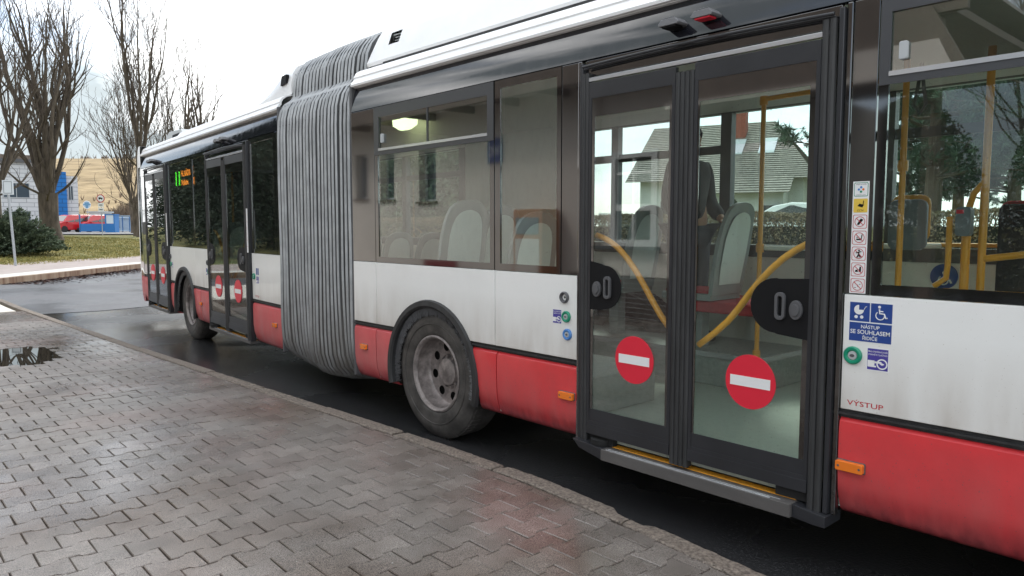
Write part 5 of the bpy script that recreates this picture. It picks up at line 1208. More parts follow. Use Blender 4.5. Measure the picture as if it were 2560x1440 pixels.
spm = mat('spruce_green', (.010, .020, .010), .9, col2=(.045, .065, .035), vscale=1.4)
g_ = 'spruces on the lawn reflected in the rear windows'
sp0 = spruce(-33.5, -5.4, 'dark spruce on the lawn nearest the far pavement, seen only in the rear bus windows', 13, 3.0, 5, grp=g_)
for (x, y, rz, lab) in ((-38.5, -8.6, 1.3, 'dark spruce second from the far pavement, seen only in the rear bus windows'), (-36.0, -13.0, 2.7, 'dark spruce standing apart to the south of the row, seen only in bus windows'),
    (-45.0, -6.8, 4.0, 'dark spruce third in the row, seen only in the rear bus windows'), (-52.0, -9.8, 5.2, 'dark spruce at the back of the row, seen only in the rear bus windows'), (-44.5, -14.5, .6, 'dark spruce behind the gap in the row, seen only in bus windows'), (-62, -8.5, 3.3, 'dark spruce far behind the row, seen only in bus windows'), (-70, -14, 2.1, 'farthest dark spruce past the row, seen only in bus windows'), (-58, -15, .2, 'dark spruce far to the south, seen only in bus windows')):
    dup(sp0, None, (x, y, gz(x, y)), lab, g_, rz)

# pines across the road
pinm = mat('pine_needles', (.03, .06, .04), .85, col2=(.10, .16, .10), vscale=2.0)
def pine(x, y, label, h, seed, grp):
    rnd = random.Random(seed); z = gz(x, y); root = thing('pine_tree', label, 'tree', (x, y, z), 0, grp); W = WORLD[root.name]
    t = MB(); t.tube([(0, 0, 0), (.05, .03, h*.4), (-.05, .08, h*.75), (0, 0, h)], [.19, .15, .10, .03], 10); t.build('trunk', bark, root, W)
    mb = MB(); br = MB()
    for k in range(62):
        zz = 1.7+(h-1.7)*rnd.random(); a = rnd.uniform(0, 2*PI); L_ = rnd.uniform(1.2, 3.4)*(1-.55*(zz/h)**2); up = rnd.uniform(-.15, .3)
        pts = [Vector((0, 0, zz))]; d = Vector((math.cos(a), math.sin(a), up))
        for i in range(7): d = (d+Vector((rnd.gauss(0, .13), rnd.gauss(0, .13), rnd.gauss(0, .10)+.02))).normalized(); pts.append(pts[-1]+d*L_/7)
        br.tube(pts, [.035*(1-i/8)+.005 for i in range(8)], 5, cap=False)
        for i in range(2, 8):
            for _ in range(3):
                d2 = (d+Vector((rnd.gauss(0, .8), rnd.gauss(0, .8), rnd.gauss(0, .5)+.2))).normalized(); l2 = rnd.uniform(.2, .6); tip = pts[i]+d2*l2
                br.tube([pts[i], tip], [.009, .004], 3, cap=False)
                for c in (tip, pts[i]+d2*l2*.6):
                    for q in range(38):
                        dd = Vector((rnd.gauss(0, 1), rnd.gauss(0, 1), rnd.gauss(0, 1)+.5)).normalized(); leaves(mb, [(c+dd*.05, dd)], .20, rnd, elong=1.2, wd=.06)
    mb.build('needles', pinm, root, W); br.build('branches', bark, root, W); return root
gp = 'trees across the road behind the bus'
pine(-5.6, 13.6, 'green pine behind the hedge, left one seen through the right bus window', 7.5, 4, gp)
pine(-2.6, 12.6, 'thick-trunked green pine behind the hedge, at the right edge of the picture', 9.0, 14, gp)
pine(-4.0, 18.5, 'green pine further back, seen between the two nearer pines through the bus', 9.5, 24, gp)

pn = [o for o in bpy.data.objects if o.name.startswith('pine_tree') and o.parent is None]
for k, (px_, f_, rz_, lab) in enumerate(((2255, 23, 1.0, 'distant pine left of the two near pines, seen through the bus'), (2390, 25, 2.1, 'distant pine in the gap between the near pines, seen through the bus'), (2530, 21, 3.3, 'distant pine at the right edge behind the thick-trunked one'), (2455, 31, 4.2, 'farthest pine across the road, seen through the bus'), (2150, 34, 5.0, 'lone far pine right of the tiled house'))):
    x, y = at(px_, f_); dup(pn[k % 2], None, (x, y, gz(x, y)), lab, gp, rz_)
# clipped hedge
hedm = mat('hedge_leaves', (.07, .07, .035), .85, col2=(.26, .19, .12), vscale=3.5)
root = thing('hedge', 'long clipped brownish green hedge across the road, seen through the bus windows', 'hedge', (-7, 8.6, gz(-7, 8.6))); W = WORLD[root.name]; rnd = random.Random(2); mb = MB(); t = MB()
for k in range(70000):
    x = rnd.uniform(-11, 9); f_ = rnd.random()
    top = 1.68+.05*noise.noise((x*1.4, 0, 0))
    if f_ < .55: y = -.45+rnd.expovariate(18); z = rnd.uniform(.05, top)
    elif f_ < .9: y = rnd.uniform(-.45, .5); z = top-rnd.expovariate(16)
    else: y = .5-rnd.expovariate(18); z = rnd.uniform(.05, top)
    leaves(mb, [((x, y, z), None)], .05, rnd)
for k in range(420):
    x = rnd.uniform(-11, 9); t.tube([(x, rnd.uniform(-.3, .3), 0), (x+rnd.gauss(0, .1), rnd.uniform(-.3, .3), .8), (x+rnd.gauss(0, .2), rnd.uniform(-.35, .35), 1.62)], [.016, .012, .006], 4, cap=False)
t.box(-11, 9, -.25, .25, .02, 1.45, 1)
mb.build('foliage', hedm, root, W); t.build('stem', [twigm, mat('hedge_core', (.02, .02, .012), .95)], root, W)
# thuja bush by the house
def shrub(x, y, label, h, r, seed, m, cat='bush', name='shrub', n=5000, cone=1.0, ls=.10):
    rnd = random.Random(seed); root = thing(name, label, cat, (x, y, gz(x, y))); W = WORLD[root.name]; mb = MB(); t = MB()
    for k in range(n):
        u = rnd.random(); R_ = r*(1-u**2)**.5*(1-u*cone*.3)*1.05*rnd.random()**.3; a = rnd.uniform(0, 2*PI); R_ *= 1+.25*noise.noise((math.cos(a)*2, math.sin(a)*2, u*3+seed)); leaves(mb, [((math.cos(a)*R_, math.sin(a)*R_, h*u), None)], ls*max(1, r), rnd)
    for k in range(6): a = k*PI/3; t.tube([(0, 0, 0), (math.cos(a)*r*.3, math.sin(a)*r*.3, h*.45), (math.cos(a)*r*.4, math.sin(a)*r*.4, h*.8)], [.03, .02, .01], 5, cap=False)
    mb.build('foliage', m, root, W); t.build('stem', bark, root, W); return root

for k, (px_, f_, hh, lab) in enumerate(((905, 27, 5.2, 'leftmost added tall evergreen shrub beyond the bus, seen through its windows'), (985, 25, 4.6, 'second added tall evergreen shrub beyond the bus, seen through its windows'), (1065, 27, 5.0, 'third added tall evergreen shrub beyond the bus, seen through its windows'), (1150, 25, 4.4, 'fourth added tall evergreen shrub beyond the bus, seen through its windows'), (1240, 26, 4.8, 'fifth added tall evergreen shrub beyond the bus, seen through its windows'))):
    shrub(*at(px_, f_), lab, hh, 1.7, 40+k, junm, n=21000, ls=.10)  # row added to dim the bright view through the bus windows
# house across the road
tile = mat('grey_roof_tiles', (.15, .14, .125), .75, col2=(.27, .25, .22), vscale=5, bump=.4, bscale=30)
plaster = mat('white_plaster', (.72, .74, .72), .8, var=.04, vscale=1.5)
brick = mat('red_brick', (.26, .075, .05), .85, var=.3, vscale=12)
wood = mat('brown_wood', (.15, .115, .09), .6, var=.2, vscale=4)
def tiled_roof(mb, A, B, C_, D, rows, th=.10):
    """A-B eave, D-C ridge; each course a stepped strip"""
    A, B, C_, D = map(Vector, (A, B, C_, D)); n = (B-A).cross(D-A).normalized()
    if n.z < 0: n = -n
    for i in range(rows):
        t0, t1 = i/rows, (i+1.25)/rows; t1 = min(t1, 1)
        a = A.lerp(D, t0)+n*.045; b = B.lerp(C_, t0)+n*.045; c = B.lerp(C_, t1); d = A.lerp(D, t1)
        mb.add([a, b, c, d, a-n*th*.55, b-n*th*.55, c-n*th*.3, d-n*th*.3], [(0, 1, 2, 3), (4, 7, 6, 5), (0, 4, 5, 1), (1, 5, 6, 2), (2, 6, 7, 3), (3, 7, 4, 0)])
hx, hy = -19.0, 26.0; hz_ = gz(hx, hy)
root = thing('tiled_house', 'white house with grey tiled roof, red chimney and two skylights, seen through the bus', 'house', (hx, hy, hz_), math.radians(20)); W = WORLD[root.name]
mb = MB(); mb.box(-3.2, 4.0, 0, 7.5, 0, 3.1)
mb.add([(-3.2, .0, 3.1), (-3.2, 7.5, 3.1), (-3.2, 3.75, 5.7)], [(0, 2, 1)]); mb.box(.6, 3.4, -1.4, 0, 0, 2.5); mb.build('wall', plaster, root, W)
rf = MB(); tiled_roof(rf, (-3.7, -.7, 2.85), (4.6, -.7, 2.85), (2.2, 3.75, 5.85), (-3.7, 3.75, 5.85), 30, .06); tiled_roof(rf, (4.6, 8.2, 2.85), (-3.7, 8.2, 2.85), (-3.7, 3.75, 5.85), (2.2, 3.75, 5.85), 20); tiled_roof(rf, (4.6, -.7, 2.85), (4.6, 8.2, 2.85), (2.21, 3.76, 5.85), (2.2, 3.74, 5.85), 30, .06); tiled_roof(rf, (.3, -2.0, 2.2), (3.7, -2.0, 2.2), (3.7, .1, 3.3), (.3, .1, 3.3), 10, .06)
ro = rf.build('roof', tile, root, W)
mb = MB(); mb.box(.4, 1.1, 2.4, 3.0, 4.8, 7.0); mb.box(.32, 1.18, 2.32, 3.08, 7.0, 7.12); mb.build('chimney', brick, ro, W)
skm = mat('skylight_glass', (.5, .55, .58), .08, spec=1)
for sx in (.5, 1.9):
    mb = MB(); s0 = Vector((sx, 1.15, 0)); 
    zz = lambda y: 2.85+(y+.7)/4.45*3.0+.09
    mb.add([(sx, 1.1, zz(1.1)), (sx+.7, 1.1, zz(1.1)), (sx+.7, 2.2, zz(2.2)), (sx, 2.2, zz(2.2)), (sx, 1.1, zz(1.1)-.1), (sx+.7, 1.1, zz(1.1)-.1), (sx+.7, 2.2, zz(2.2)-.1), (sx, 2.2, zz(2.2)-.1)], [(0, 1, 2, 3), (0, 4, 5, 1), (1, 5, 6, 2), (2, 6, 7, 3), (3, 7, 4, 0)]); mb.build('skylight', skm, ro, W)
mb = MB(); 
for sx in (-2.2, 2.6): mb.box(sx, sx+.9, -.03 if sx < 0 else -1.63, .02 if sx < 0 else -1.58, .9, 1.7 if sx > 0 else 2.0)
mb.build('window', mat('dark_pane', (.03, .04, .045), .08), root, W)
root = thing('garden_wall', 'low grey garden wall with pale posts in front of the white house', 'wall', (-14.5, 20.2, gz(-14.5, 20.2)), math.radians(14)); W = WORLD[root.name]
mb = MB(); mb.box(-5, 6, 0, .2, 0, 1.15); mb.box(-5, 6, -.04, .24, 1.15, 1.2); mb.build('wall', mat('grey_render', (.30, .31, .29), .85, var=.1), root, W)
for k in range(4): mb = MB(); mb.box(-5+k*3.4, -4.6+k*3.4, -.1, .3, 0, 1.35); mb.build('post', plaster, root, W, bevel=.02)
sh0 = shrub(-9.5, -14.5, 'added dark evergreen shrub behind the station roof end, mirrored in the bus glass', 4.3, 2.0, 31, junm, n=30000, ls=.045)  # unseen row added to darken what the right-hand bus glass mirrors
for k, lab in enumerate(('second added dark evergreen shrub from the station, mirrored in the bus glass', 'third added dark evergreen shrub from the station, mirrored in the bus glass', 'fourth added dark evergreen shrub from the station, mirrored in the bus glass', 'fifth added dark evergreen shrub from the station, mirrored in the bus glass', 'added dark evergreen shrub farthest from the station, mirrored in the bus glass')):
    dup(sh0, None, (-9.5+3.1*(k+1), -14.5-.6*(k % 2), gz(0, -14.5)), lab, None, k*1.1)
shrub(-13.4, 18.6, 'small upright green thuja in front of the garden wall', 1.9, .6, 5, junm, n=3500); shrub(-16.2, 18.0, 'round green shrub at the left end of the garden wall', 1.5, 1.0, 6, junm)

# vehicles: side outline pushed to width, with glazed areas, wheels and lamps
tyrem = mat('car_tyre', (.02, .02, .02), .8); hub = mat('wheel_cover', (.35, .35, .36), .35, .5); cg = mat('car_glass', (.02, .025, .03), .05, coat=.5); lampw = mat('head_lamp', (.8, .82, .85), .1); lampr = mat('tail_lamp', (.5, .02, .02), .2); bump_ = mat('bumper_plastic', (.05, .05, .055), .6)
def vehicle(name, label, cat, loc, rz, paint, L_, Wd, H, outline, glassy, wheels, wr, grp=None, hood=None):
    root = thing(name, label, cat, loc, rz, grp); W = WORLD[root.name]; mb = MB(); n = len(outline); levels = []
    # shoulders pull in with height
    def wy(z): return Wd/2*(1-.17*smooth(H*.52, H, z)) if z > .45 else Wd/2*(.93+.07*z/.45)
    vs = [(x, -wy(z), z) for x, z in outline]+[(x, wy(z), z) for x, z in outline]
    mb.add(vs, [tuple(range(n)), tuple(n+i for i in reversed(range(n)))]+[((i+1) % n, i, n+i, n+(i+1) % n) for i in range(n)])
    mb.build('body', paint, root, W, bevel=.05, seg=3)
    g = MB()
    for poly in glassy['side']:
        for s in (-1, 1):
            k = len(poly); vs = [(x, s*(wy(z)+.004), z) for x, z in poly]; g.add(vs, [tuple(range(k)) if s < 0 else tuple(reversed(range(k)))])
    for (xa, za, xb, zb_) in glassy['ends']:
        ya = wy(za)*.88; yb = wy(zb_)*.86; dx = .012 if xa > 0 else -.012
        g.add([(xa+dx, -ya, za+.01), (xa+dx, ya, za+.01), (xb+dx, yb, zb_+.01), (xb+dx, -yb, zb_+.01)], [(0, 1, 2, 3)])
    g.build('windows', cg, root, W)
    for wx in wheels:
        for s in (-1, 1):
            t = MB(); y = s*(Wd/2-.11); t.lathe([(wr*.6, -.1), (wr*.95, -.1), (wr, -.06), (wr, .06), (wr*.95, .1), (wr*.6, .1)], wx, wr, 28, 0, y); wo = t.build('wheel', tyrem, root, W)
            h = MB(); h.disc(wx, wr, wr*.62, y-.085 if s < 0 else y+.075, y-.075 if s < 0 else y+.085, 20); h.build('rim', hub, wo, W)
            a = MB(); a.lathe([(wr*1.16, -.0), (wr*1.16, .02)], wx, wr, 28, 0, s*(Wd/2)-.012); a.disc(wx, wr, wr*1.14, s*Wd/2-.003, s*Wd/2+.003, 26); 
            if s: a.build('wheel_arch', tyrem, wo, W)
    x1 = max(p[0] for p in outline); x0 = min(p[0] for p in outline)
    for s in (-1, 1):
        h = MB(); h.box(x1-.30, x1-.015, s*Wd*.46-.10*s, s*Wd*.5+.004*s, H*.36, H*.47); h.build('headlight', lampw, root, W, bevel=.03)
        h = MB(); h.box(x0-.004, x0+.06, s*Wd*.40, s*Wd*.48, H*.42, H*.62); h.build('tail_light', lampr, root, W, bevel=.01)
        h = MB(); h.box(x1-L_*.27, x1-L_*.24, s*(Wd/2), s*(Wd/2+.16), H*.52, H*.60); h.build('mirror', paint, root, W, bevel=.02)
    b = MB(); b.box(x1-.12, x1+.03, -Wd*.46, Wd*.46, .22, .50); b.box(x0-.02, x0+.1, -Wd*.46, Wd*.46, .25, .5); b.build('bumper', bump_, root, W, bevel=.04)
    return root
redv = mat('red_van_paint', (.50, .012, .02), .25, coat=.5)
vo = [(-2.35, .25), (2.30, .25), (2.42, .5), (2.40, .82), (2.20, 1.0), (1.62, 1.18), (.95, 1.82), (.6, 1.93), (-2.0, 1.95), (-2.30, 1.80), (-2.40, 1.1), (-2.42, .4)]
vg = dict(side=[[(.30, 1.15), (1.35, 1.15), (.88, 1.72), (.35, 1.76)], [(-.95, 1.18), (.20, 1.15), (.25, 1.76), (-.95, 1.78)], [(-2.1, 1.2), (-1.05, 1.18), (-1.05, 1.78), (-2.0, 1.76)]], ends=[(1.60, 1.20, .98, 1.80), (-2.395, 1.15, -2.33, 1.78)])
van = lambda px, f, rz, lab: vehicle('parked_van', lab, 'van', (*at(px, f), gz(*at(px, f))+.10), math.radians(rz), redv, 4.8, 1.75, 1.95, vo, vg, (-1.55, 1.55), .33, 'red vans parked by the office building')
van(183, 84, 297, 'red van parked beside the thick tree trunk, facing left')
van(241, 86, 297, 'red van behind the low blue panel, right of the other vans')
van(158, 91, 297, 'red van mostly hidden behind the thick trunk and the nearer van')
co = [(-2.1, .22), (2.05, .22), (2.15, .5), (2.10, .70), (1.2, .92), (.35, 1.38), (-.2, 1.46), (-1.0, 1.42), (-1.75, 1.05), (-2.15, .95), (-2.2, .45)]
cgd = dict(side=[[(-1.55, .98), (.95, .95), (.30, 1.32), (-.2, 1.38), (-.95, 1.35)]], ends=[(1.15, .94, .40, 1.37), (-1.70, 1.08, -1.05, 1.41)])
cx_, cy_ = at(1998, 20); vehicle('parked_car', 'white car parked behind the hedge, seen through the bus door', 'car', (cx_, cy_, gz(cx_, cy_)), math.radians(172), mat('white_car_paint', (.75, .77, .78), .25, coat=.5), 4.3, 1.75, 1.46, co, cgd, (-1.3, 1.3), .31)

# blue barrier, booth, fence
bluep = mat('blue_panel', (.012, .15, .42), .45, var=.06); bluem = mat('blue_metal', (.03, .12, .30), .5)
x, y = at(247, 80.5); root = thing('blue_barrier', 'low solid blue gate panel in front of the right-hand red van', 'gate', (x, y, gz(x, y)+.08), YAW-PI/2); W = WORLD[root.name]
mb = MB(); mb.box(-1.85, 1.75, 0, .06, .12, .95); mb.build('panel', bluep, root, W)
for px_ in (-1.9, 1.78): mb = MB(); mb.box(px_-.05, px_+.06, -.03, .09, 0, 1.95 if px_ < 0 else 1.6); mb.build('post', bluem, root, W)
x, y = at(279, 80); root = thing('gate_booth', 'small blue gatekeeper booth with a pale window at the end of the barrier', 'booth', (x, y, gz(x, y)+.08), YAW-PI/2); W = WORLD[root.name]
mb = MB(); mb.box(-.55, .5, 0, .9, 0, .95); mb.box(-.55, -.42, 0, .9, .95, 1.9); mb.box(.38, .5, 0, .9, .95, 1.9); mb.box(-.6, .55, -.05, .95, 1.9, 1.98); mb.build('booth_body', bluep, root, W)
mb = MB(); mb.box(-.40, .36, .02, .05, .97, 1.88); mb.build('window', mat('pale_pane', (.55, .62, .66), .15), root, W)
xa, ya = at(292, 84); xb, yb = at(420, 96)
root = thing('blue_fence', 'long blue railing fence running from the booth behind the bus', 'fence', (xa, ya, gz(xa, ya))); W = WORLD[root.name]
n = 9
for i in range(n):
    x = (xb-xa)*i/(n-1); y = (yb-ya)*i/(n-1); mb = MB(); mb.box(x-.05, x+.05, y-.05, y+.05, 0, 1.9); mb.build('post', bluem, root, W)
mb = MB()
for z in (.25, 1.75): mb.tube([(0, 0, z), (xb-xa, yb-ya, z)], .035, 5)
for i in range(150): t = i/149; mb.tube([((xb-xa)*t, (yb-ya)*t, .2), ((xb-xa)*t, (yb-ya)*t, 1.8)], .014, 3)
mb.build('railing', mat('pale_blue_metal', (.25, .36, .50), .5), root, W)
xa, ya = at(212, 100); xb, yb = at(330, 104); root = thing('panel_fence', 'pale blue-grey mesh fence behind the red vans at the foot of the hill', 'fence', (xa, ya, gz(xa, ya))); W = WORLD[root.name]
mb = MB()
for i in range(90): t = i/89; mb.tube([((xb-xa)*t, (yb-ya)*t, 0), ((xb-xa)*t, (yb-ya)*t, 2.3)], .03, 3)
for z in (.3, 1.2, 2.2): mb.tube([(0, 0, z), (xb-xa, yb-ya, z)], .04, 4)
mb.build('railing', mat('pale_mesh', (.33, .42, .50), .6), root, W)
x, y = at(312, 98); root = thing('pale_shed', 'long low pale blue shed behind the fence left of the bus', 'shed', (x, y, gz(x, y)), YAW-PI/2); W = WORLD[root.name]
mb = MB(); mb.box(-3.8, 9, 0, 4, 0, 1.75); mb.build('wall', mat('pale_blue_sheet', (.45, .53, .62), .6), root, W); mb = MB(); mb.box(-4.0, 9.2, -.3, 4.3, 1.75, 2.2); mb.build('roof', mat('blue_grey_roof', (.24, .30, .36), .6), root, W)
mb = MB(); mb.box(-1.05, -.45, -.04, .0, .55, 1.55); mb.build('door', M['ink'], root, W)
x, y = at(246, 96); root = thing('gatehouse', 'tiny white flat-roofed gatehouse behind the right-hand red van', 'hut', (x, y, gz(x, y)), YAW-PI/2); W = WORLD[root.name]
mb = MB(); mb.box(-.9, .9, 0, 2, 0, 2.5); mb.build('wall', plaster, root, W); mb = MB(); mb.box(-1.2, 1.1, -.2, 2.2, 2.5, 2.68); mb.build('roof', M['lgrey'], root, W); mb = MB(); mb.box(.1, .5, -.03, .0, 1.3, 2.1); mb.build('window', M['ink'], root, W)

# signs
def sign(px, f, ztop, rad_, label, kind, h):
    x, y = at(px, f); z = gz(x, y); root = thing('road_sign', label, 'sign', (x, y, z), YAW-PI/2); W = WORLD[root.name]
    p = MB(); p.tube([(0, 0, 0), (0, 0, h)], .035, 8); p.build('pole', mat('galvanised', (.38, .40, .42), .5, .4), root, W)
    d = MB(); c = h-rad_
    if kind == 'truck':
        d.disc(0, c, rad_, -.06, -.04, 32, 0); d.disc(0, c, rad_*.80, -.064, -.0601, 32, 1)
        so = d.build('sign_plate', [M['redink'], M['signwhite']], root, W)
        t = MB(); t.box(-rad_*.5, rad_*.1, -.067, -.0645, c-rad_*.15, c+rad_*.28); t.prism([(rad_*.12, c-rad_*.15), (rad_*.5, c-rad_*.15), (rad_*.5, c+.02), (rad_*.35, c+rad_*.18), (rad_*.12, c+rad_*.18)], -.067, -.0645)
        for q in (-.3, .32): t.disc(rad_*q, c-rad_*.2, rad_*.11, -.067, -.0645, 12)
        t.build('lettering', M['ink'], so, W)
        for k in range(2):
            q = MB(); z0 = c-rad_-.36-.38*k; q.box(-.23, .23, -.06, -.045, z0, z0+.32, 0); q.box(-.13, .13, -.0630, -.0605, z0+.12, z0+.19, 1); q.build('lower_plate', [M['signwhite'], M['ink']], root, W)
    else:
        d.disc(0, c, rad_, -.06, -.04, 32, 0); d.disc(0, c, rad_*.85, -.064, -.0601, 32, 1); d.box(-rad_*.95, rad_*.95, -.068, -.0645, c-.05, c+.10, 2); d.prism([(-.12, c-.42), (.12, c-.42), (.3, c+.3), (-.3, c+.3)], -.0672, -.0642, 2)
        d.build('sign_plate', [M['signwhite'], mat('pale_blue_film', (.45, .58, .66), .5), mat('blue_film_faded', (.12, .28, .45), .5)], root, W)
    return root
sign(259, 61, 0, .33, 'round red-ringed no-lorries sign with two small plates below, by the blue gate', 'truck', 3.35)
sign(224, 92, 0, .5, 'round pale blue sign on a thin post in front of the hill', 'blue', 3.9)
x, y = -30.95, 1.35; root = thing('stop_post', 'thin grey post with a small pale panel on the far pavement beside the juniper', 'post', (x, y, gz(x, y)), YAW-PI/2); W = WORLD[root.name]
mb = MB(); mb.tube([(0, 0, 0), (-.14, 0, 3.05)], .04, 10); mb.build('pole', mat('grey_post', (.40, .42, .44), .5, .3), root, W); mb = MB(); mb.box(-.28, .10, -.06, -.035, 2.52, 3.02, 0); mb.ring(-.24, .06, 2.56, 2.98, .02, -.064, -.0601, 1); mb.build('sign_plate', [mat('pale_panel', (.58, .62, .64), .4), M['seatgrey']], root, W)

# office building with white cladding and a blue pier
clad = None
def claddingmat(name, c1, mortar, sx, sz):
    m, nt, b = nodes(name); N = nt.nodes; L = nt.links; tc = N.new('ShaderNodeTexCoord'); mp = N.new('ShaderNodeMapping'); mp.inputs['Rotation'].default_value = (PI/2, 0, 0); L.new(tc.outputs['Object'], mp.inputs[0])
    bk = N.new('ShaderNodeTexBrick'); bk.inputs['Scale'].default_value = 1; bk.inputs['Brick Width'].default_value = sx; bk.inputs['Row Height'].default_value = sz; bk.inputs['Mortar Size'].default_value = .035; bk.inputs['Color1'].default_value = (*c1, 1); bk.inputs['Color2'].default_value = (*[c*.9 for c in c1], 1); bk.inputs['Mortar'].default_value = (*mortar, 1)
    L.new(mp.outputs[0], bk.inputs['Vector']); L.new(bk.outputs[0], b.inputs['Base Color']); setc(b, 'Roughness', .7)
    bp = N.new('ShaderNodeBump'); bp.inputs['Strength'].default_value = .6; bp.inputs['Distance'].default_value = .03; L.new(bk.outputs['Fac'], bp.inputs['Height']); bp.invert = True; L.new(bp.outputs[0], b.inputs['Normal']); return m
wclad = claddingmat('white_cladding', (.62, .63, .64), (.30, .31, .33), 1.6, .52); bclad = claddingmat('blue_cladding', (.01, .16, .48), (.006, .07, .2), 1.2, .52)
x, y = at(203, 96); z = gz(x, y)+.05; root = thing('office_building', 'two-storey office building with white cladding and a tall blue pier behind the trees', 'building', (x, y, z), YAW-PI/2+math.radians(33)); W = WORLD[root.name]
mb = MB(); mb.box(-26, 0, 0, 12, 0, 7.1); mb.box(-26, -3.4, -.02, 12, 7.1, 8.6); mb.build('wall', wclad, root, W)
mb = MB(); mb.box(-2.75, -1.25, -.35, -.03, 0, 7.6); mb.build('blue_pier', bclad, root, W)
mb = MB(); mb.box(-26.4, -4.0, -.5, 12.4, 8.6, 9.0); mb.box(-26.2, -3.9, -.3, 12.2, 9.0, 9.5, 1); mb.build('roof', [M['grey'], wood], root, W)
dp = mat('office_pane', (.05, .07, .09), .06, coat=.3)
for wx, wz, ww, wh in ((-1.12, 4.0, .62, 1.9), (-1.15, .6, .6, 1.0), (-8, 4.2, 2.8, 1.9), (-14, 4.2, 2.8, 1.9), (-20, 4.2, 2.8, 1.9), (-8, 1.0, 2.8, 1.6), (-14, 1.0, 2.8, 1.6)):
    mb = MB(); mb.ring(wx, wx+ww, wz, wz+wh, .09, -.06, .02); mb.box(wx+ww*.5-.03, wx+ww*.5+.03, -.05, .0, wz+.09, wz+wh-.09); fo = mb.build('window', M['lgrey'], root, W)
    mb = MB(); mb.box(wx+.09, wx+ww-.09, -.03, -.01, wz+.09, wz+wh-.09); mb.build('pane', dp, fo, W)
# brushwood at the foot of the hill
brm = mat('brushwood', (.11, .075, .055), .95, col2=(.21, .15, .10), vscale=1)
rnd = random.Random(17); mb = MB()
for k in range(2600):
    px = rnd.uniform(262, 470); f = rnd.uniform(101, 113); x, y = at(px, f); z = gz(x, y); h = rnd.uniform(1.6, 4.3)*(.65+.35*smooth(262, 330, px)); a = rnd.uniform(0, 2*PI); s = rnd.uniform(.1, .9)
    p = [(x, y, z), (x+math.cos(a)*s*.4, y+math.sin(a)*s*.4, z+h*.5), (x+math.cos(a)*s, y+math.sin(a)*s, z+h)]; mb.tube(p, [.05, .035, .015], 3, cap=False)
    for q in range(3): t = rnd.uniform(.3, .9); bx = x+math.cos(a)*s*t; by = y+math.sin(a)*s*t; a2 = rnd.uniform(0, 6.3); mb.tube([(bx, by, z+h*t), (bx+math.cos(a2)*.5, by+math.sin(a2)*.5, z+h*t+rnd.uniform(.3, .8))], [.025, .01], 3, cap=False)
for k in range(150):
    px = 150+270*rnd.random()**.7; f = rnd.choice((rnd.uniform(125, 170), rnd.uniform(245, 268))); x, y = at(px, f); z = gz(x, y); h = rnd.uniform(.6, 2.0)
    for q in range(5): a = rnd.uniform(0, 6.3); mb.tube([(x, y, z-.1), (x+math.cos(a)*h*.35, y+math.sin(a)*h*.35, z+h*rnd.uniform(.5, 1))], [.09, .03], 3, cap=False)
o = mb.build('brushwood', brm); struct(o, 'stuff')
# tufts over the lawn
tum = mat('grass_tufts', (.14, .15, .035), .9, col2=(.42, .34, .13), vscale=1.2)
rnd = random.Random(23); mb = MB()
for k in range(26000):
    px = rnd.uniform(-60, 420); f = rnd.uniform(26.5, 52); x, y = at(px, f)
    if sLeft(x, y) < .15: continue
    z = gz(x, y); h = rnd.uniform(.03, .10); a = rnd.uniform(0, PI); c, s_ = math.cos(a)*.03, math.sin(a)*.03
    mb.add([(x-c, y-s_, z), (x+c, y+s_, z), (x+c*.2+rnd.gauss(0, .03), y+rnd.gauss(0, .03), z+h)], [(0, 1, 2)])
struct(mb.build('grass', tum), 'stuff')
# dark molehill heap on the lawn edge
x, y = at(285, 30.8); mb = MB(); vs = []; 
for i in range(8):
    for j in range(24):
        r_ = i/7; a = 2*PI*j/24; hh = .16*(1-r_**2)*(1+.5*noise.noise((r_*3, math.cos(a)*2, math.sin(a)*2))); vs.append((x+math.cos(a)*r_*.75, y+math.sin(a)*r_*.45, gz(x, y)-.02+hh))
mb.add(vs, [(i*24+j, i*24+(j+1) % 24, (i+1)*24+(j+1) % 24, (i+1)*24+j) for i in range(7) for j in range(24)], 0, True); struct(mb.build('soil_heap', bedm), 'stuff')

# ---- the station behind the photographer, seen in the bus glass
stw = mat('beige_render', (.66, .60, .54), .85, var=.05, vscale=1.5, bump=.2, bscale=60); stp = mat('brick_plinth', (.075, .045, .04), .8)
wsof = mat('white_soffit', (.68, .68, .66), .6)
root = thing('station_building', 'beige rendered station building with brown canopy, mirrored in the bus glass', 'building', (-10, -6, .10)); W = WORLD[root.name]
ox = 10.0; Wm = lambda: Matrix.Translation((0, -6, .0)); Tm = Wm()
def SB(mb, name, mats, par=root, **k): return mb.build(name, mats, par, Tm, **k)
mb = MB()
X0, X1 = -17.5, -6.35
holes = [(-15.64, -15.10, 2.19, 3.22), (-14.56, -14.0, 2.14, 3.2), (-13.06, -12.46, 2.07, 3.15), (-7.66, -6.86, 1.29, 2.66)]
px_ = X0
for a, b_, c, d in holes: mb.box(px_, a, -.35, 0, 0, 3.9); mb.box(a, b_, -.35, 0, 0, c); mb.box(a, b_, -.35, 0, d, 3.9); px_ = b_
mb.box(px_, X1, -.35, 0, 0, 3.9); mb.box(X0, X0+.3, -7, -.35, 0, 3.9); mb.box(X1-.3, X1, -7, -.35, 0, 3.9); mb.box(X0, X1, -7, -6.7, 0, 3.9)
mb.box(-8.15, -7.93, 0, .12, .0, 3.83); SB(mb, 'wall', stw)
mb = MB(); mb.box(-8.6, X1+.03, .0, .05, .1, .78); 
for k in range(9): mb.box(-8.6, X1+.03, .05, .053, .14+k*.075, .145+k*.075, 1)
SB(mb, 'plinth', [stp, M['lgrey']])
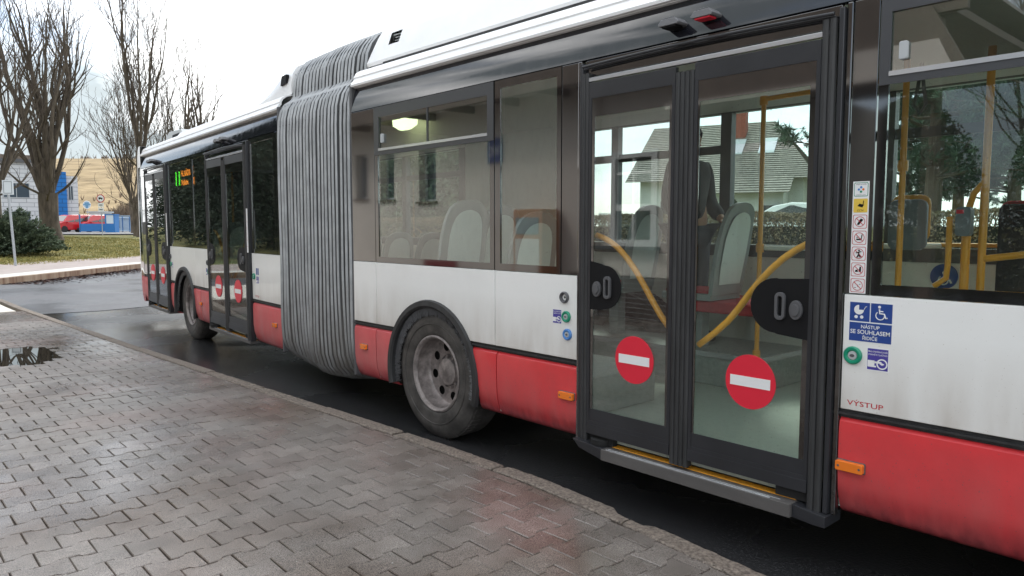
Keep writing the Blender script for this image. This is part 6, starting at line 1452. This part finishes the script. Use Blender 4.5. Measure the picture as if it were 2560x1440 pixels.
for a, b_, c, d in holes[:3]:
    mb = MB(); mb.ring(a, b_, c, d, .05, -.22, -.16); f_ = SB(mb, 'window', M['lgrey']); mb = MB(); mb.box(a+.05, b_-.05, -.2, -.19, c+.05, d-.05); SB(mb, 'pane', dp, f_); mb = MB(); mb.box(a-.06, b_+.06, -.2, .06, c-.04, c); SB(mb, 'sill', wood, f_)
a, b_, c, d = holes[3]; mb = MB(); mb.ring(a-.06, b_+.06, c-.06, d+.05, .11, -.06, .03); mb.box(a, b_, -.05, .02, c+.50, c+.60); mb.box((a+b_)/2-.02, (a+b_)/2+.02, -.05, .015, c, d); mb.box(a, b_, -.05, .012, c+1.06, c+1.10); f_ = SB(mb, 'window', wsof)
mb = MB(); mb.box(a, b_, -.09, -.085, c, d); SB(mb, 'pane', glass('station_glass', (.8, .85, .82), 1.5, .02), f_); mb = MB()
for k in range(34): mb.box(a, b_, -.16, -.14, c+.02+k*.036, c+.045+k*.036)
mb.box(a-.1, b_+.1, -.3, -.28, c-.1, d+.1, 1); SB(mb, 'blind', [M['lgrey'], M['ink']], f_); mb = MB(); mb.box(a-.3, b_+.12, -.05, .16, c-.10, c-.05); SB(mb, 'sill', M['grey'], f_)
mb = MB(); mb.box(X0-.3, -6.1, .005, .71, 3.84, 3.90, 1); mb.box(X0-.3, -2.55, .72, .80, 3.70, 4.02, 0)
for k in range(12): mb.box(X0+k*1.25, X0+k*1.25+.09, .004, .705, 3.70, 3.835, 0)
mb.prism([(X0-.3, 4.02), (-2.5, 4.02), (-2.5, 4.04), (-3.05, 4.6), (X0-.3, 5.4)], .62-.0, .70, 2)
mb.prism([(X0-.3, 4.03), (-2.6, 4.03), (-3.1, 4.55), (X0-.3, 5.35)], -6, .61, 2)
SB(mb, 'roof', [wood, wsof, tile])
mb = MB(); mb.prism([(-5.9, 3.12), (-2.5, 3.12), (-2.95, 3.98), (-5.5, 3.98)], .84, .90); mb.prism([(-6.0, 3.08), (-2.42, 3.08), (-2.44, 3.14), (-6.0, 3.14)], .90, .95, 1); mb.prism([(-3.6, 3.14), (-2.62, 3.14), (-2.75, 3.42), (-3.6, 3.42)], .901, .92, 1); SB(mb, 'canopy_gable', [wood, stw])
for xx in (-2.9, -5.0): mb = MB(); mb.box(xx-.07, xx+.07, .5, .64, .1, 3.7); SB(mb, 'canopy_post', wood)
mb = MB(); mb.box(-6.1, -2.7, -3.8, .60, 3.72, 3.80); SB(mb, 'canopy_ceiling', wood)
lm = emit('lamp_glow', (.80, 1.0, .55), 4.0)
lt = thing('wall_lamp', 'lit greenish lamp under the station canopy, mirrored in the bus window', 'lamp', (-13.0, -5.62, 3.80)); WL = WORLD[lt.name]
mb = MB(); mb.box(-.34, .34, -.12, .12, .0, .03); mb.box(-.02, .02, -.05, -.02, -.0, .3); mb.build('lamp_base', M['lgrey'], lt, WL); mb = MB(); mb.add([(x*.30*k, y*.12*k, z) for k, z in ((1.0, 0), (.95, -.17), (.45, -.26)) for x, y in ((-1, -1), (1, -1), (1, 1), (-1, 1))], [(i*4+j, i*4+(j+1) % 4, (i+1)*4+(j+1) % 4, (i+1)*4+j) for i in range(2) for j in range(4)]+[(8, 9, 10, 11)]); mb.build('lamp_shade', lm, lt, WL, bevel=.01)
ws = thing('wall_sign', 'small blue WC sign on the beige station wall, mirrored in the bus window', 'sign', (-10.56, -5.96, 2.735)); WW = WORLD[ws.name]
mb = MB(); mb.box(-.20, .20, -.04, .0, 0, .45); pl_ = mb.build('sign_plate', M['signblue'], ws, WW)
mb = MB(); mb.text('WC', 0, .12, .26, .0, 0, width=.32, bold=.02); mb.v = [(-v[0], .004, v[2]) for v in mb.v]; mb.build('lettering', M['signwhite'], pl_, WW)
vm = thing('ticket_machine', 'orange ticket machine standing against the station wall, mirrored beside the near doors', 'machine', (-9.2, -5.72, .12)); WV = WORLD[vm.name]
orm = mat('orange_sheet', (.42, .16, .06), .5); mb = MB(); mb.box(-.36, .36, -.24, .2, 0, 1.72); mb.build('cabinet', orm, vm, WV, bevel=.02); mb = MB(); mb.box(-.28, .28, .2, .21, 1.30, 1.58); mb.build('screen', M['seatgrey'], vm, WV, bevel=.004); mb = MB(); mb.box(-.30, .30, .2, .208, .30, 1.22); mb.build('front_panel', stw, vm, WV)
bn = thing('waiting_bench', 'red slatted bench against the station wall, mirrored low in the bus glass', 'bench', (-12.0, -5.55, .12)); WB = WORLD[bn.name]
mb = MB(); mb.box(-.55, .55, -.2, .2, .42, .47); mb.build('seat', mat('dark_red_slat', (.20, .012, .018), .5), bn, WB, bevel=.01); mb = MB(); mb.box(-.55, .55, -.24, -.2, .55, .76); mb.build('backrest', mat('dark_red_slats', (.20, .012, .018), .5), bn, WB, bevel=.01)
for s in (-.45, .45): mb = MB(); mb.box(s-.03, s+.03, -.22, .18, 0, .42); mb.build('leg', M['grey'], bn, WB)
# bare tree behind the photographer, mirrored in the top right vent
bare_tree(1.5, -16.0, 'bare tree behind the station forecourt, mirrored in the upper right bus window', 91, 11, 8, 2.2, .2, .7, rmin=.008, grp='bare trees around the forecourt')
bare_tree(-4.8, -19.0, 'bare tree behind the station roof, mirrored in the bus glass', 95, 12, 7, 2.4, .2, .6, rmin=.009, grp='bare trees around the forecourt')
